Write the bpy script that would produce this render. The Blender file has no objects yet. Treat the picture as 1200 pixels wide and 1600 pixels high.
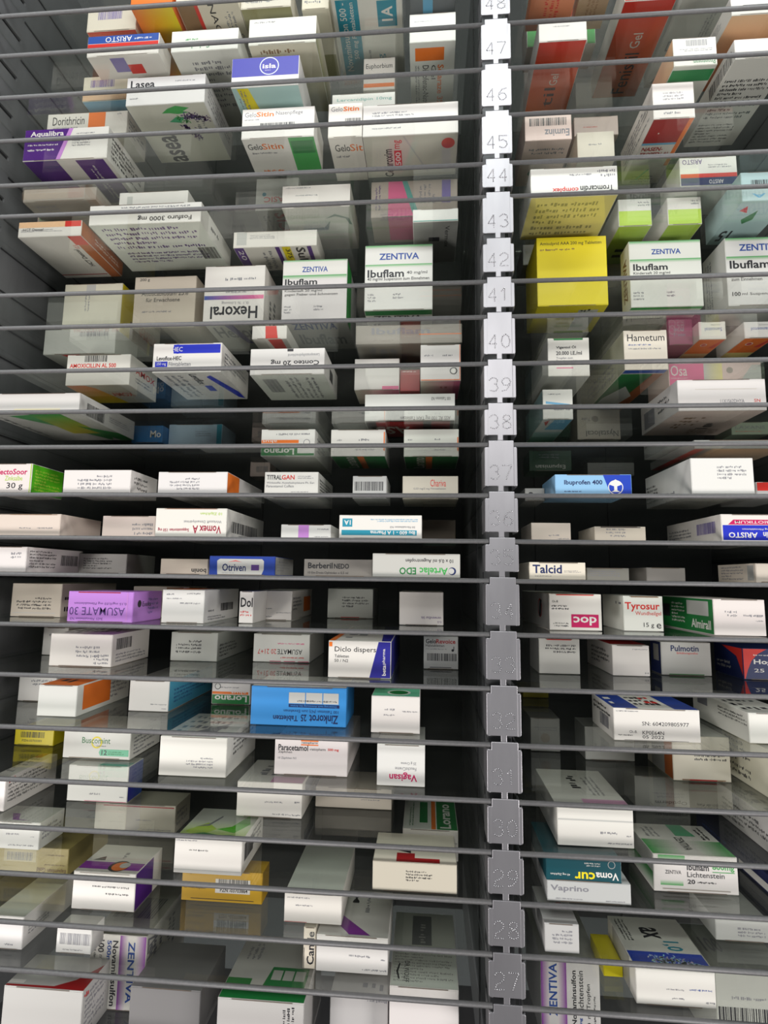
import bpy, bmesh, math, random
from mathutils import Matrix, Vector
random.seed(7)
C = bpy.context.scene.collection
sc = bpy.context.scene
# ------------------------------------------------------------------ camera
FPX = 853.57
yaw, pitch, roll = (math.radians(a) for a in (4.56622308, 7.00436344, 0.83301858))
fwd = Vector((-math.sin(yaw) * math.cos(pitch), math.cos(yaw) * math.cos(pitch), math.sin(pitch)))
r0 = Vector((math.cos(yaw), math.sin(yaw), 0)); u0 = r0.cross(fwd)
rt = r0 * math.cos(roll) + u0 * math.sin(roll); up = -r0 * math.sin(roll) + u0 * math.cos(roll)
cam = bpy.data.cameras.new('camera'); co = bpy.data.objects.new('camera', cam); C.objects.link(co)
cam.sensor_fit = 'HORIZONTAL'; cam.sensor_width = 36; cam.lens = 36 * FPX / 1200; cam.clip_start = 0.02
m = Matrix((rt, up, -fwd)).transposed().to_4x4(); m.translation = Vector((0, -0.63, 1.35)); co.matrix_world = m
sc.camera = co
# ------------------------------------------------------------------ light and exposure
w = bpy.data.worlds.new('world'); sc.world = w; w.use_nodes = True
bg = w.node_tree.nodes['Background']; bg.inputs[0].default_value = (0.93, 0.97, 1.0, 1); bg.inputs[1].default_value = 0.10
def area(name, loc, target, sx, sy, watt, col):
    l = bpy.data.lights.new(name, 'AREA'); l.shape = 'RECTANGLE'; l.size = sx; l.size_y = sy; l.energy = watt; l.color = col
    o = bpy.data.objects.new(name, l); C.objects.link(o); o.location = loc
    o.rotation_euler = (Vector(target) - Vector(loc)).to_track_quat('-Z', 'Y').to_euler(); return o
area('aisle_lamp', (0.15, -0.80, 2.75), (0.1, 0.0, 1.6), 1.6, 0.25, 14, (0.96, 1.0, 0.97))
area('front_fill', (0.0, -1.55, 2.15), (0.0, 0.0, 1.45), 1.2, 0.35, 11, (1.0, 0.98, 0.95))  # added fill from behind the camera for the carton fronts
area('low_fill', (-1.25, -1.05, 0.62), (-0.1, 0.0, 1.60), 0.5, 0.5, 17, (1.0, 0.95, 0.92))  # added low fill to brighten carton undersides, not a cabinet fixture
area('low_fill', (1.45, -1.15, 0.62), (0.1, 0.0, 1.60), 0.5, 0.5, 20, (1.0, 0.95, 0.92))  # its added counterpart on the right, also only a fill
sc.view_settings.view_transform = 'Standard'; sc.view_settings.look = 'None'
sc.view_settings.gamma = 1; sc.view_settings.use_curve_mapping = False
sc.view_settings.exposure = 0.06
sc.cycles.max_bounces = 14; sc.cycles.transparent_max_bounces = 64; sc.cycles.glossy_bounces = 5
sc.cycles.diffuse_bounces = 4; sc.cycles.use_denoising = True
sc.cycles.caustics_reflective = False; sc.cycles.caustics_refractive = False
# ------------------------------------------------------------------ materials
def lin(h):
    v = [int(h[i:i + 2], 16) / 255 for i in (0, 2, 4)]
    return tuple(a / 12.92 if a <= .04045 else ((a + .055) / 1.055) ** 2.4 for a in v)
PAL = dict(w='E9E6E1', c='E6DFCE', pu='7C6FB0', rd='D8322A', ye='F0DC20', ol='9A9668', br='8A6A4A', dk='26262C', gr='85858C',
 te='1E8FA8', gy='6E7276', gw='C4C4C0', lb='6FB2D8', sa='E08860', ta='A89070', bl='2A4FA0', pc='F0C49A', dg='2F8A50', gn='3DA850',
 gd='1F7A3C', dp='5A3A80', bv='3C3CA8', bw='D8E0F0', lt='B8D8D8', pk='E4CFC6', vi='4F1B7E', pl='C88AD8', dr='A81E22', rs='C87A6A',
 tp='9C948A', pk2='BDB0A8', pi='E86A9A', tg='5FA8A0', nv='1B2A5E', li='B4D44A', gr2='8FA870', wg='E0E4DC', gg='8FA09A', py='EBDF90',
 be='CFC6B8', gwn='D6D4C8', gw2='A5A5A2', bo='B8612A', lb2='B9CFE4', bl2='2F78B8', pi3='E2A8CC', mv='A06078', ol2='E8C890',
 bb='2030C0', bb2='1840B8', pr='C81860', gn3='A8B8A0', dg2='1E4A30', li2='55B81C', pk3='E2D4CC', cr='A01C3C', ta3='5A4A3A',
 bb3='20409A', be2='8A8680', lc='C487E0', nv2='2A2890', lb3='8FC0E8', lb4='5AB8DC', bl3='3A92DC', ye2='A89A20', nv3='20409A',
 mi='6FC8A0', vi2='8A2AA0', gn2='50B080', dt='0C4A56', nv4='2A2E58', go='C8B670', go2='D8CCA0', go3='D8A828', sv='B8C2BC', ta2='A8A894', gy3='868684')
PAL['or'] = 'F07A28'
PAL = {k: lin(v) for k, v in PAL.items()}
def mat(name, col, rough, metal=0.0, noise=None, bump=0.0):
    mt = bpy.data.materials.new(name); mt.use_nodes = True; nt = mt.node_tree; p = nt.nodes['Principled BSDF']
    p.inputs['Base Color'].default_value = (*col, 1); p.inputs['Roughness'].default_value = rough; p.inputs['Metallic'].default_value = metal
    if noise:
        tc = nt.nodes.new('ShaderNodeTexCoord'); mp = nt.nodes.new('ShaderNodeMapping'); nz = nt.nodes.new('ShaderNodeTexNoise')
        mp.inputs['Scale'].default_value = noise; nz.inputs['Scale'].default_value = 1; nz.inputs['Detail'].default_value = 4
        nt.links.new(tc.outputs['Object'], mp.inputs[0]); nt.links.new(mp.outputs[0], nz.inputs['Vector'])
        mx = nt.nodes.new('ShaderNodeMix'); mx.data_type = 'RGBA'
        mx.inputs[6].default_value = (*[a * .82 for a in col], 1); mx.inputs[7].default_value = (*[min(1, a * 1.15) for a in col], 1)
        nt.links.new(nz.outputs[0], mx.inputs[0]); nt.links.new(mx.outputs[2], p.inputs['Base Color'])
        if bump:
            b = nt.nodes.new('ShaderNodeBump'); b.inputs['Strength'].default_value = bump; b.inputs['Distance'].default_value = .0005
            nt.links.new(nz.outputs[0], b.inputs['Height']); nt.links.new(b.outputs[0], p.inputs['Normal'])
    return mt
CARD = mat('printed_card', (.8, .8, .8), .42)
_a = CARD.node_tree.nodes.new('ShaderNodeAttribute'); _a.attribute_name = 'Col'
CARD.node_tree.links.new(_a.outputs['Color'], CARD.node_tree.nodes['Principled BSDF'].inputs['Base Color'])
STEEL = mat('coated_steel', (.25, .255, .27), .38, .4, (60, 60, 8), .1)
POST = mat('galvanised_post', (.37, .365, .39), .42, .75, (40, 40, 12), .1)
STUD = mat('stamped_dots', (.50, .50, .52), .18, .9)
DARK = mat('dark_panel', (.035, .035, .04), .5, .1, (30, 30, 4))
RIM = mat('ground_glass_rim', (.185, .185, .19), .55, .45, (300, 300, 300), .4)
FLOOR = mat('floor_dark', (.10, .095, .10), .6, 0, (8, 8, 8))
def pane(name, tint, f_scale):
    mt = bpy.data.materials.new(name); mt.use_nodes = True; nt = mt.node_tree; nt.nodes.clear()
    N = nt.nodes.new; L = nt.links.new
    out = N('ShaderNodeOutputMaterial'); mx = N('ShaderNodeMixShader'); tr = N('ShaderNodeBsdfTransparent'); gl = N('ShaderNodeBsdfGlossy')
    tr.inputs[0].default_value = (*tint, 1); gl.inputs['Roughness'].default_value = 0.03; gl.inputs[0].default_value = (.95, .97, .96, 1)
    ge = N('ShaderNodeNewGeometry'); mi = N('ShaderNodeMath'); mi.operation = 'MULTIPLY_ADD'   # ior 1.5 outside, 1/1.5 inside
    mi.inputs[1].default_value = 1 / 1.5 - 1.5; mi.inputs[2].default_value = 1.5; L(ge.outputs['Backfacing'], mi.inputs[0])
    fr = N('ShaderNodeFresnel'); L(mi.outputs[0], fr.inputs['IOR'])
    m2 = N('ShaderNodeMath'); m2.operation = 'MULTIPLY'; m2.use_clamp = True; m2.inputs[1].default_value = f_scale; L(fr.outputs[0], m2.inputs[0])
    L(m2.outputs[0], mx.inputs[0]); L(tr.outputs[0], mx.inputs[1]); L(gl.outputs[0], mx.inputs[2])
    # faint film of dust on the pane
    df = N('ShaderNodeBsdfDiffuse'); df.inputs[0].default_value = (.7, .72, .7, 1); m3 = N('ShaderNodeMixShader')
    nz = N('ShaderNodeTexNoise'); nz.inputs['Scale'].default_value = 9; nz.inputs['Detail'].default_value = 6
    tc = N('ShaderNodeTexCoord'); L(tc.outputs['Object'], nz.inputs['Vector'])
    mr = N('ShaderNodeMapRange'); mr.inputs[1].default_value = .35; mr.inputs[2].default_value = .75; mr.inputs[3].default_value = .003; mr.inputs[4].default_value = .016
    L(nz.outputs[0], mr.inputs[0]); L(mr.outputs[0], m3.inputs[0]); L(mx.outputs[0], m3.inputs[1]); L(df.outputs[0], m3.inputs[2]); L(m3.outputs[0], out.inputs[0])
    return mt
GLASS = pane('clear_shelf_glass', (.955, .962, .95), 0.9)
# ------------------------------------------------------------------ helpers
def link(name, me, parent=None, loc=None):
    o = bpy.data.objects.new(name, me); C.objects.link(o)
    if parent: o.parent = parent
    if loc is not None: o.location = loc
    return o
def tag(o, label=None, cat=None, group=None, kind=None):
    for k, v in (('label', label), ('category', cat), ('group', group), ('kind', kind)):
        if v: o[k] = v
    return o
def mesh(name, verts, faces, mats, smooth=False, fm=None):
    me = bpy.data.meshes.new(name); me.from_pydata(verts, [], faces)
    for k in (mats if isinstance(mats, (list, tuple)) else [mats]): me.materials.append(k)
    if fm: me.polygons.foreach_set('material_index', fm)
    if smooth: me.polygons.foreach_set('use_smooth', [True] * len(faces))
    me.update(); return me
class MB:
    def __init__(s): s.v = []; s.f = []
    def box(s, x0, x1, y0, y1, z0, z1):
        n = len(s.v); s.v += [(x, y, z) for z in (z0, z1) for y in (y0, y1) for x in (x0, x1)]
        s.f += [tuple(n + i for i in q) for q in ((0, 2, 3, 1), (4, 5, 7, 6), (0, 1, 5, 4), (2, 6, 7, 3), (0, 4, 6, 2), (1, 3, 7, 5))]; return s
    def prism(s, pts, y0, y1):                      # outline in x,z (counter-clockwise seen from the front), extruded along y
        n = len(s.v); k = len(pts)
        s.v += [(x, y0, z) for x, z in pts] + [(x, y1, z) for x, z in pts]
        s.f.append(tuple(range(n, n + k))); s.f.append(tuple(range(n + 2 * k - 1, n + k - 1, -1)))
        for i in range(k): j = (i + 1) % k; s.f.append((n + i, n + k + i, n + k + j, n + j))
        return s
    def make(s, name, mt): return mesh(name, s.v, s.f, mt)
# ------------------------------------------------------------------ levels (world z of each glass shelf's middle)
H = 1.35
SH = dict(zip('ABCDEFGHIJKLMNOPQRSTUV', [.7736,.7105,.6459,.5804,.5146,.4698,.3587,.3138,.2553,.2019,.157,.0972,.0444,-.0003,-.0597,-.1184,-.1777,-.236,-.2874,-.3369,-.3873,-.4359]))
SH['W'] = -.534; SH['Y'] = .8386; SH['Z'] = .9036
LEVELS = sorted(SH.values(), reverse=True)
EXTRA = sorted(LEVELS + [.409, -.485], reverse=True)       # the two notches of the post without a shelf
PXL, PXR = .0656, .1029                                   # post, left and right edge
XL, XR, DEPTH = -.6160, .56, .50
# ------------------------------------------------------------------ cabinet shell
ZB, ZT = H - .62, H + 1.0
tag(link('floor', MB().box(-2.2, 2.2, -2.6, 1.4, -.04, 0).make('floor', FLOOR)), kind='structure')
wb = MB(); wb.box(XL - .03, XR + .03, DEPTH, DEPTH + .02, ZB, ZT)
wbo = tag(link('wall_back', wb.make('wall_back', DARK)), kind='structure')
for i, x in enumerate([XL + .11 + .145 * k for k in range(7)]):
    link('panel_seam', MB().box(x, x + .012, DEPTH - .003, DEPTH + .001, ZB, ZT).make('panel_seam', DARK), wbo)
# left side wall with a row of slots in its front strip and a ledge under every shelf level
zs_ = [H + z for z in EXTRA]
def side_wall(name, x, s):
    mb = MB(); t = .003
    rows = sorted(H + z + .024 for z in EXTRA if ZB < H + z + .024 < ZT - .02)
    lo = ZB
    for z in rows:
        mb.box(min(x, x + s * t), max(x, x + s * t), .008, .058, lo, z - .0035); lo = z + .0035
    mb.box(min(x, x + s * t), max(x, x + s * t), .008, .058, lo, ZT)
    mb.box(min(x, x + s * t), max(x, x + s * t), 0, .008, ZB, ZT)
    mb.box(min(x, x + s * t), max(x, x + s * t), .058, DEPTH, ZB, ZT)
    o = tag(link(name, mb.make(name, STEEL)), kind='structure')
    link('backing', MB().box(min(x + s * .012, x + s * .016), max(x + s * .012, x + s * .016), 0, DEPTH, ZB, ZT).make('backing', DARK), o)
    for z in EXTRA:
        link('shelf_ledge', MB().box(min(x - s * .0012, x), max(x - s * .0012, x), .06, DEPTH - .005, H + z - .0045, H + z - .0025).make('shelf_ledge', DARK), o)
    return o
side_wall('wall_left', XL, -1); side_wall('wall_right', XR, 1)
pt = tag(link('wall_middle', MB().box(PXL + .005, PXR - .005, .034, DEPTH, ZB, ZT).make('wall_middle', STEEL)), kind='structure')
link('panel_seam', MB().box(PXL + .0035, PXL + .0052, .145, .151, ZB, ZT).make('panel_seam', DARK), pt)
link('panel_seam', MB().box(PXL + .0035, PXL + .0052, .06, .064, ZB, ZT).make('panel_seam', DARK), pt)
# ------------------------------------------------------------------ the post with its numbered plates
NUM = {'0': [[(.5,1),(.15,.85),(0,.5),(.15,.15),(.5,0),(.85,.15),(1,.5),(.85,.85),(.5,1)]],
 '1': [[(.1,.75),(.45,1),(.45,0)]],
 '2': [[(0,.82),(.2,.97),(.55,1),(.9,.85),(.92,.62),(.6,.42),(.15,.3),(0,0),(1,0)]],
 '3': [[(.0,.84),(.3,1),(.7,1),(.95,.8),(.8,.58),(.4,.52)],[(.8,.5),(1,.27),(.8,.05),(.4,0),(0,.12)]],
 '4': [[(.7,0),(.7,1),(0,.3),(1,.3)]],
 '5': [[(.95,1),(.05,1),(.05,.6),(.5,.66),(.9,.5),(1,.27),(.8,.05),(.4,0),(0,.12)]],
 '6': [[(.95,.97),(.5,.9),(.12,.6),(0,.3),(.2,.05),(.55,0),(.92,.12),(1,.35),(.75,.55),(.35,.56),(.08,.4)]],
 '7': [[(0,1),(1,1),(.65,.5),(.35,0)]],
 '8': [[(.5,.54),(.12,.7),(.12,.9),(.5,1),(.88,.9),(.88,.7),(.5,.54),(.95,.38),(.95,.12),(.5,0),(.05,.12),(.05,.38),(.5,.54)]],
 '9': [[(.05,.03),(.5,.1),(.88,.4),(1,.7),(.8,.95),(.45,1),(.08,.88),(0,.65),(.25,.45),(.65,.44),(.92,.6)]]}
def dots(txt, cx, z0, y):
    v = []; f = []; h = .0165; wd = .0100; rr = .00082
    for k, ch in enumerate(txt):
        ox = cx + (-.0122 if k == 0 else .0022)
        for line in NUM[ch]:
            pts = [(ox + a * wd, z0 + b * h) for a, b in line]; carry = 0
            for (ax, az), (bx, bz) in zip(pts, pts[1:]):
                L = math.hypot(bx - ax, bz - az); d = carry
                while d < L:
                    x = ax + (bx - ax) * d / L; z = az + (bz - az) * d / L; n = len(v)
                    for q, dep in ((1, 0), (.85, .00045), (.48, .00080)):
                        v += [(x + rr * q * math.cos(t * math.pi / 3), y - dep, z + rr * q * math.sin(t * math.pi / 3)) for t in range(6)]
                    v.append((x, y - .0009, z))
                    for t in range(6):
                        a, b = t, (t + 1) % 6
                        f += [(n + a, n + b, n + 6 + b, n + 6 + a), (n + 6 + a, n + 6 + b, n + 12 + b, n + 12 + a), (n + 12 + a, n + 12 + b, n + 18)]
                    d += .00225
                carry = d - L
    return mesh('stamped_number', v, f, STUD, True)
post = bpy.data.objects.new('shelf_post', None); C.objects.link(post); post.location = ((PXL + PXR) / 2, 0, ZB)
tag(post, 'grey metal upright post of notched plates stamped with numbers 26 to 48', 'post')
pc = (PXL + PXR) / 2; hw = (PXR - PXL) / 2
T2 = .0015
YF = -.004
lv = [z for z in EXTRA]
nums = {}
for n, z in zip(range(49, 25, -1), [z for z in lv if z <= .7737]): nums[round(z, 4)] = n   # number of the plate standing ABOVE this level
for i, zl in enumerate(lv[:-1]):
    top, bot = zl, lv[i + 1]                       # plate hangs between the level above (its tab) and the level below
    z_tab = H + top + .0042; z_sh = H + top - .0036; z_bt = H + bot + .0105; z_nk = H + bot + .0042
    ht = .0150; b = .0012
    out = [(pc - .0035, z_bt), (pc - .0035, z_nk), (pc + .0030, z_nk), (pc + .0030, z_bt), (pc + hw - b, z_bt), (pc + hw, z_bt + b), (pc + hw, z_sh - .001), (pc + hw - .001, z_sh),
           (pc + ht, z_sh), (pc + ht, z_tab), (pc - ht + .001, z_tab), (pc - ht + .001, z_sh), (pc - hw + .001, z_sh), (pc - hw, z_sh - .001), (pc - hw, z_bt + b), (pc - hw + b, z_bt)]
    mb = MB(); mb.prism([(x - pc, z - ZB) for x, z in out], YF, YF + T2)
    pl = link('number_plate', mb.make('number_plate', POST), post)
    bev = pl.modifiers.new('b', 'BEVEL'); bev.width = .0006; bev.segments = 2; bev.limit_method = 'ANGLE'
    # folded flanges with rounded bend
    for s in (-1, 1):
        v = []; f = []; R = .0042
        prof = [(s * (hw - R), YF)] + [(s * (hw - R + R * math.sin(a)), YF + R - R * math.cos(a)) for a in (i2 * math.pi / 10 for i2 in range(1, 6))] + [(s * hw, .030)]
        prof += [(x - s * T2, y) for x, y in reversed(prof[1:])]
        za, zb_ = z_bt - ZB, z_sh - ZB; k = len(prof)
        v = [(x, y - .0001, za) for x, y in prof] + [(x, y - .0001, zb_) for x, y in prof]
        f = [(a, (a + 1) % k, k + (a + 1) % k, k + a) for a in range(k)] + [tuple(range(k)), tuple(range(k, 2 * k))]
        fl = link('flange', mesh('flange', v, f, POST), post)
    n = nums.get(round(top, 4))
    if n and n <= 49 and n - 1 >= 26:
        d = dots(str(n - 1), 0, z_bt + .0078 - ZB, YF - .00002); sn = link('stamped_number', d, pl)
# front plate corners beyond the bend are covered by the flanges' rounded fold
# ------------------------------------------------------------------ glass shelves
SHELF_UNDER = {'lA': 'cream carton with purple barcode and orange underside', 'lB': 'small white carton with an orange band', 'lC': 'carton with violet-blue end and round white emblem', 'lD': 'purple and white carton with slanted purple end', 'lE': 'flat taupe carton near the side wall', 'lF': 'white carton with brown-orange side and red corner', 'lG': 'tall cream carton with yellow side', 'lH': 'wide tan grey carton with yellow line', 'lI': 'dark red carton between two white ones', 'lJ': 'wide white carton with dark red underside', 'lK': 'white and green carton with upside-down white lettering', 'lL': 'white carton with bright green striped side', 'lM': 'beige carton beside the side wall', 'lN': 'dim grey carton with bold black lettering', 'lO': 'dim beige carton behind the lilac one', 'lP': 'dim white carton in the back corner', 'lQ': 'small white carton behind the orange-patched one', 'lR': 'bright yellow carton with barcode', 'lS': 'white carton with blue and violet side', 'lT': 'white carton with violet curve on its lid', 'lU': 'gold carton with white code label', 'lV': 'narrow pale carton with sideways bold lettering', 'lW': 'large pale carton with red curve on its lid', 'rA': 'carton with salmon orange underside beside the post', 'rB': 'red carton with plain white end and sideways lettering', 'rC': 'white carton with barcode and upside-down green lettering', 'rD': 'pale carton with barcode and upside-down lettering', 'rE': 'white carton with red and navy strips and upside-down lettering', 'rF': 'grey carton far behind the yellow one', 'rG': 'bright yellow carton with small black lettering', 'rH': 'white orange carton with blue upside-down lettering, left twin', 'rI': 'white carton with green top line and black lettering', 'rJ': 'narrow white carton with light blue print', 'rK': 'dark green carton with upside-down lettering', 'rL': 'white carton with grey stamped lines', 'rM': 'grey beige carton with short stamped line', 'rN': 'pale carton with long grey text-covered side', 'rO': 'white carton with bold red lettering', 'rP': 'grey white carton with navy lettering', 'rQ': 'dark yellow carton deep beside the post', 'rR': 'pale grey narrow carton deep beside the post', 'rS': 'large white carton with pink lid band', 'rT': 'white and green carton with green gradient lid', 'rU': 'grey carton at the right with faint stamped lines', 'rV': 'white carton with royal blue band on its lid', 'rW': 'large dim grey carton with barcode'}

def rim_profile(n=10, rr=.0027): return [(rr * math.cos(a), rr * math.sin(a)) for a in (2 * math.pi * i / n for i in range(n))]
lets = sorted(SH, key=lambda k: -SH[k]); MARKS = dict(A=49,B=48,C=47,D=46,E=45,F=44,G=42,H=41,I=40,J=39,K=38,L=37,M=36,N=35,O=34,P=33,Q=32,R=31,S=30,T=29,U=28,V=27)
for bay, x0, x1 in (('left', XL + .001, PXL + .0040), ('right', PXR - .0040, XR - .001)):
    gx0, gx1 = (x0, x1 - .0005) if bay == 'left' else (x0 + .0005, x1)
    gm = MB().box(gx0, gx1, .0015, DEPTH - .004, -.002, .002)
    gme = None
    prof = rim_profile(); k = len(prof)
    v = [(x, a - .0002, b) for x in (x0, x1) for a, b in prof]
    f = [(i, k + i, k + (i + 1) % k, (i + 1) % k) for i in range(k)] + [tuple(range(k))[::-1], tuple(range(k, 2 * k))]
    rme = mesh('front_rim', v, f, RIM, True)
    pane_me = gm.make('glass_pane', GLASS)
    for L in lets:
        o = link('glass_shelf', pane_me, None, (0, 0, H + SH[L]))
        lab = {'Y': 'glass shelf of the %s bay, second above number 48', 'Z': 'highest glass shelf of the %s bay, third above number 48'}.get(L, '') % bay if L in 'YZ' else (
            bay + ' glass shelf carrying the ' + SHELF_UNDER.get(bay[0] + L, 'no cartons'))
        tag(o, lab, 'shelf', 'glass shelves of the picking cabinet')
        rim = link('front_rim', rme, o)
# ------------------------------------------------------------------ cartons
_tc = {}
def text_geo(s, bold):
    key = (s, bold)
    if key in _tc: return _tc[key]
    cu = bpy.data.curves.new('t', 'FONT'); cu.body = s; cu.size = 1; cu.resolution_u = 2; cu.offset = .022 if bold else .004
    o = bpy.data.objects.new('t', cu); C.objects.link(o)
    dg = bpy.context.evaluated_depsgraph_get(); me = bpy.data.meshes.new_from_object(o.evaluated_get(dg))
    v = [(a.co.x, a.co.y) for a in me.vertices]; f = [tuple(p.vertices) for p in me.polygons]
    bpy.data.objects.remove(o); bpy.data.curves.remove(cu); bpy.data.meshes.remove(me)
    if not v: _tc[key] = ([], []); return _tc[key]
    xa, xb = min(a for a, b in v), max(a for a, b in v); ya, yb = min(b for a, b in v), max(b for a, b in v)
    v = [((a - xa) / (xb - xa or 1), (b - ya) / (yb - ya or 1)) for a, b in v]
    _tc[key] = (v, f); return _tc[key]
ROT = {0: lambda a, b: (a, b), 180: lambda a, b: (1 - a, 1 - b), 90: lambda a, b: (1 - b, a), 270: lambda a, b: (b, 1 - a), 60: lambda a, b: (1 - b, a)}
class Layer:
    def __init__(s): s.v = []; s.f = []; s.c = []
    def add(s, verts, faces, col):          # col: one rgb, or a list per vertex
        n = len(s.v); s.v += verts; s.f += [tuple(n + i for i in q) for q in faces]
        s.c += col if isinstance(col, list) else [col] * len(verts)
def colour_mesh(name, L):
    me = mesh(name, L.v, L.f, CARD); at = me.color_attributes.new('Col', 'FLOAT_COLOR', 'POINT')
    at.data.foreach_set('color', [x for c in L.c for x in (*c, 1.0)]); return me
def carton(lab, x0, x1, y0, y1, z0, z1, col, prints, sf, rnd):
    W, D_, Hh = x1 - x0, y1 - y0, z1 - z0
    bm = bmesh.new(); bmesh.ops.create_cube(bm, size=1)
    for v in bm.verts: v.co = Vector((v.co.x * W, (v.co.y + .5) * D_, (v.co.z + .5) * Hh))
    bmesh.ops.bevel(bm, geom=bm.edges[:], offset=.0007, segments=2, affect='EDGES', profile=.6)
    me = bpy.data.meshes.new('medicine_carton'); bm.to_mesh(me); bm.free(); me.materials.append(CARD)
    base = tuple(a * (1 - .05 * rnd.random()) for a in PAL[col])
    at = me.color_attributes.new('Col', 'FLOAT_COLOR', 'POINT'); at.data.foreach_set('color', [x for _ in me.vertices for x in (*base, 1.0)])
    o = link('medicine_carton', me, None, ((x0 + x1) / 2, y0, z0)); o.rotation_euler.z = 0
    tag(o, lab, 'box', 'medicine cartons on the glass shelves')
    # tuck flap that closes the end facing the aisle, with its slit
    fl = Layer(); e = .0012; yf = -.00032
    tb = rnd.random() < .5
    za, zb = (e * .5, Hh - e) if tb else (e, Hh - e * .5)
    x_, X_ = -W / 2 + e * .6, W / 2 - e * .6
    fl.add([(x_, yf, za), (X_, yf, za), (X_, yf, zb), (x_, yf, zb), (x_, .0002, za), (X_, .0002, za), (X_, .0002, zb), (x_, .0002, zb)],
           [(0, 1, 2, 3), (0, 4, 5, 1), (1, 5, 6, 2), (2, 6, 7, 3), (3, 7, 4, 0)], base)
    link('end_flap', colour_mesh('end_flap', fl), o)
    sl = Layer(); a, b = -W / 2 + W * (.12 + .06 * rnd.random()), W / 2 - W * (.12 + .06 * rnd.random()); zz = Hh - .0005 if tb else .0004
    sl.add([(a, yf - .00003, zz - .0004), (b, yf - .00003, zz - .0004), (b, yf - .00003, zz + .0003), (a, yf - .00003, zz + .0003)], [(0, 1, 2, 3)], (.16, .12, .09))
    link('flap_slit', colour_mesh('flap_slit', sl), o)
    def P(face, u, v, off):
        if face == 'F': return (-W / 2 + u * W, -.00036 - off, v * Hh)
        if face == 'B': return (-W / 2 + u * W, D_ * (1 - v), -off)
        if face == 'T': return (-W / 2 + u * W, D_ * v, Hh + off)
        if face == 'R': return (W / 2 + off, D_ * u, v * Hh)
        return (-W / 2 - off, D_ * (1 - u), v * Hh)
    DIM = dict(F=(W, Hh), B=(W, D_), T=(W, D_), R=(D_, Hh), L=(D_, Hh))
    panel, letter, bar = Layer(), Layer(), Layer()
    items = [('%s r 0 0 1 1 %s' % kv) for kv in sf.items()] + [p for p in prints.split(';') if p.strip()]
    eps = .0007
    def clampuv(face, u, v):
        w_, h_ = DIM[face]; mu, mv = eps / w_, eps / h_
        return min(max(u, mu), 1 - mu), min(max(v, mv), 1 - mv)
    for k, it in enumerate(items):
        a = it.split(); face, op = a[0], a[1]; off = .00006 + .000025 * k
        Q = lambda u, v: P(face, *clampuv(face, u, v), off)
        fw, fh = DIM[face]
        if op in 'rgbtTl':
            u0, v0, u1, v1 = map(float, a[2:6])
        if op == 'r':
            panel.add([Q(u0, v0), Q(u1, v0), Q(u1, v1), Q(u0, v1)], [(0, 1, 2, 3)], PAL[a[6]])
        elif op == 'g':
            c1, c2 = PAL[a[6]], PAL[a[7]]; h = a[8] == 'h'
            panel.add([Q(u0, v0), Q(u1, v0), Q(u1, v1), Q(u0, v1)], [(0, 1, 2, 3)], [c1, c2, c2, c1] if h else [c1, c1, c2, c2])
        elif op == 'c':
            u, v, r = map(float, a[2:5]); n = 28; rad = r * fh if face in 'FRL' else r * fw
            ru, rv = rad / fw, rad / fh
            panel.add([Q(u + ru * math.cos(t * 2 * math.pi / n), v + rv * math.sin(t * 2 * math.pi / n)) for t in range(n)], [tuple(range(n))], PAL[a[5]])
        elif op == 's':       # sprig: small petals scattered along a line
            ua, va, ub, vb, wd = map(float, a[2:7]); c = PAL[a[7]]
            for t in range(int(a[8])):
                q = rnd.random(); cu, cv = ua + (ub - ua) * q + rnd.gauss(0, wd) * .5, va + (vb - va) * q + rnd.gauss(0, wd) * .5
                an = rnd.random() * 6.28; l = .0022; s_, c_ = math.sin(an), math.cos(an); k_ = tuple(min(1, x * rnd.uniform(.7, 1.5)) for x in c)
                letter.add([Q(cu + (dx * c_ - dy * s_) / fw, cv + (dx * s_ + dy * c_) / fh) for dx, dy in ((-l, 0), (0, -l * .4), (l, 0), (0, l * .4))], [(0, 1, 2, 3)], k_)
        elif op == 'p':
            q = list(map(float, a[3:])); pts = list(zip(q[::2], q[1::2])); n = len(pts)
            panel.add([Q(u, v) for u, v in pts], [tuple(range(n))], PAL[a[2]])
        elif op == 'b':
            n = 34; u = 0.0; c = PAL[a[6]]
            while u < 1:
                wd = rnd.choice((.012, .012, .022, .034)); 
                if u + wd > 1: break
                bar.add([Q(u0 + (u1 - u0) * s, v0 + (v1 - v0) * t) for s, t in ((u, 0), (u + wd, 0), (u + wd, 1), (u, 1))], [(0, 1, 2, 3)], c)
                u += wd + rnd.choice((.012, .014, .024))
        elif op in 'tT':
            rot = int(a[7]); s = ' '.join(a[8:]); v, f = text_geo(s, op == 'T'); fn = ROT[rot]
            if v: letter.add([Q(*(lambda q: (u0 + (u1 - u0) * q[0], v0 + (v1 - v0) * q[1]))(fn(*p))) for p in v], f, PAL[a[6]])
        elif op == 'l':
            n = int(a[7]); rot = int(a[8]) if len(a) > 8 else 0; fn = ROT[rot]; c = PAL[a[6]]
            w_, h_ = (u1 - u0) * fw, (v1 - v0) * fh
            if rot in (90, 270, 60): w_, h_ = h_, w_
            rh = 1 / n; ch = h_ * rh * .62; cw = max(ch * .62, .0006) / max(w_, 1e-5)
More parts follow.
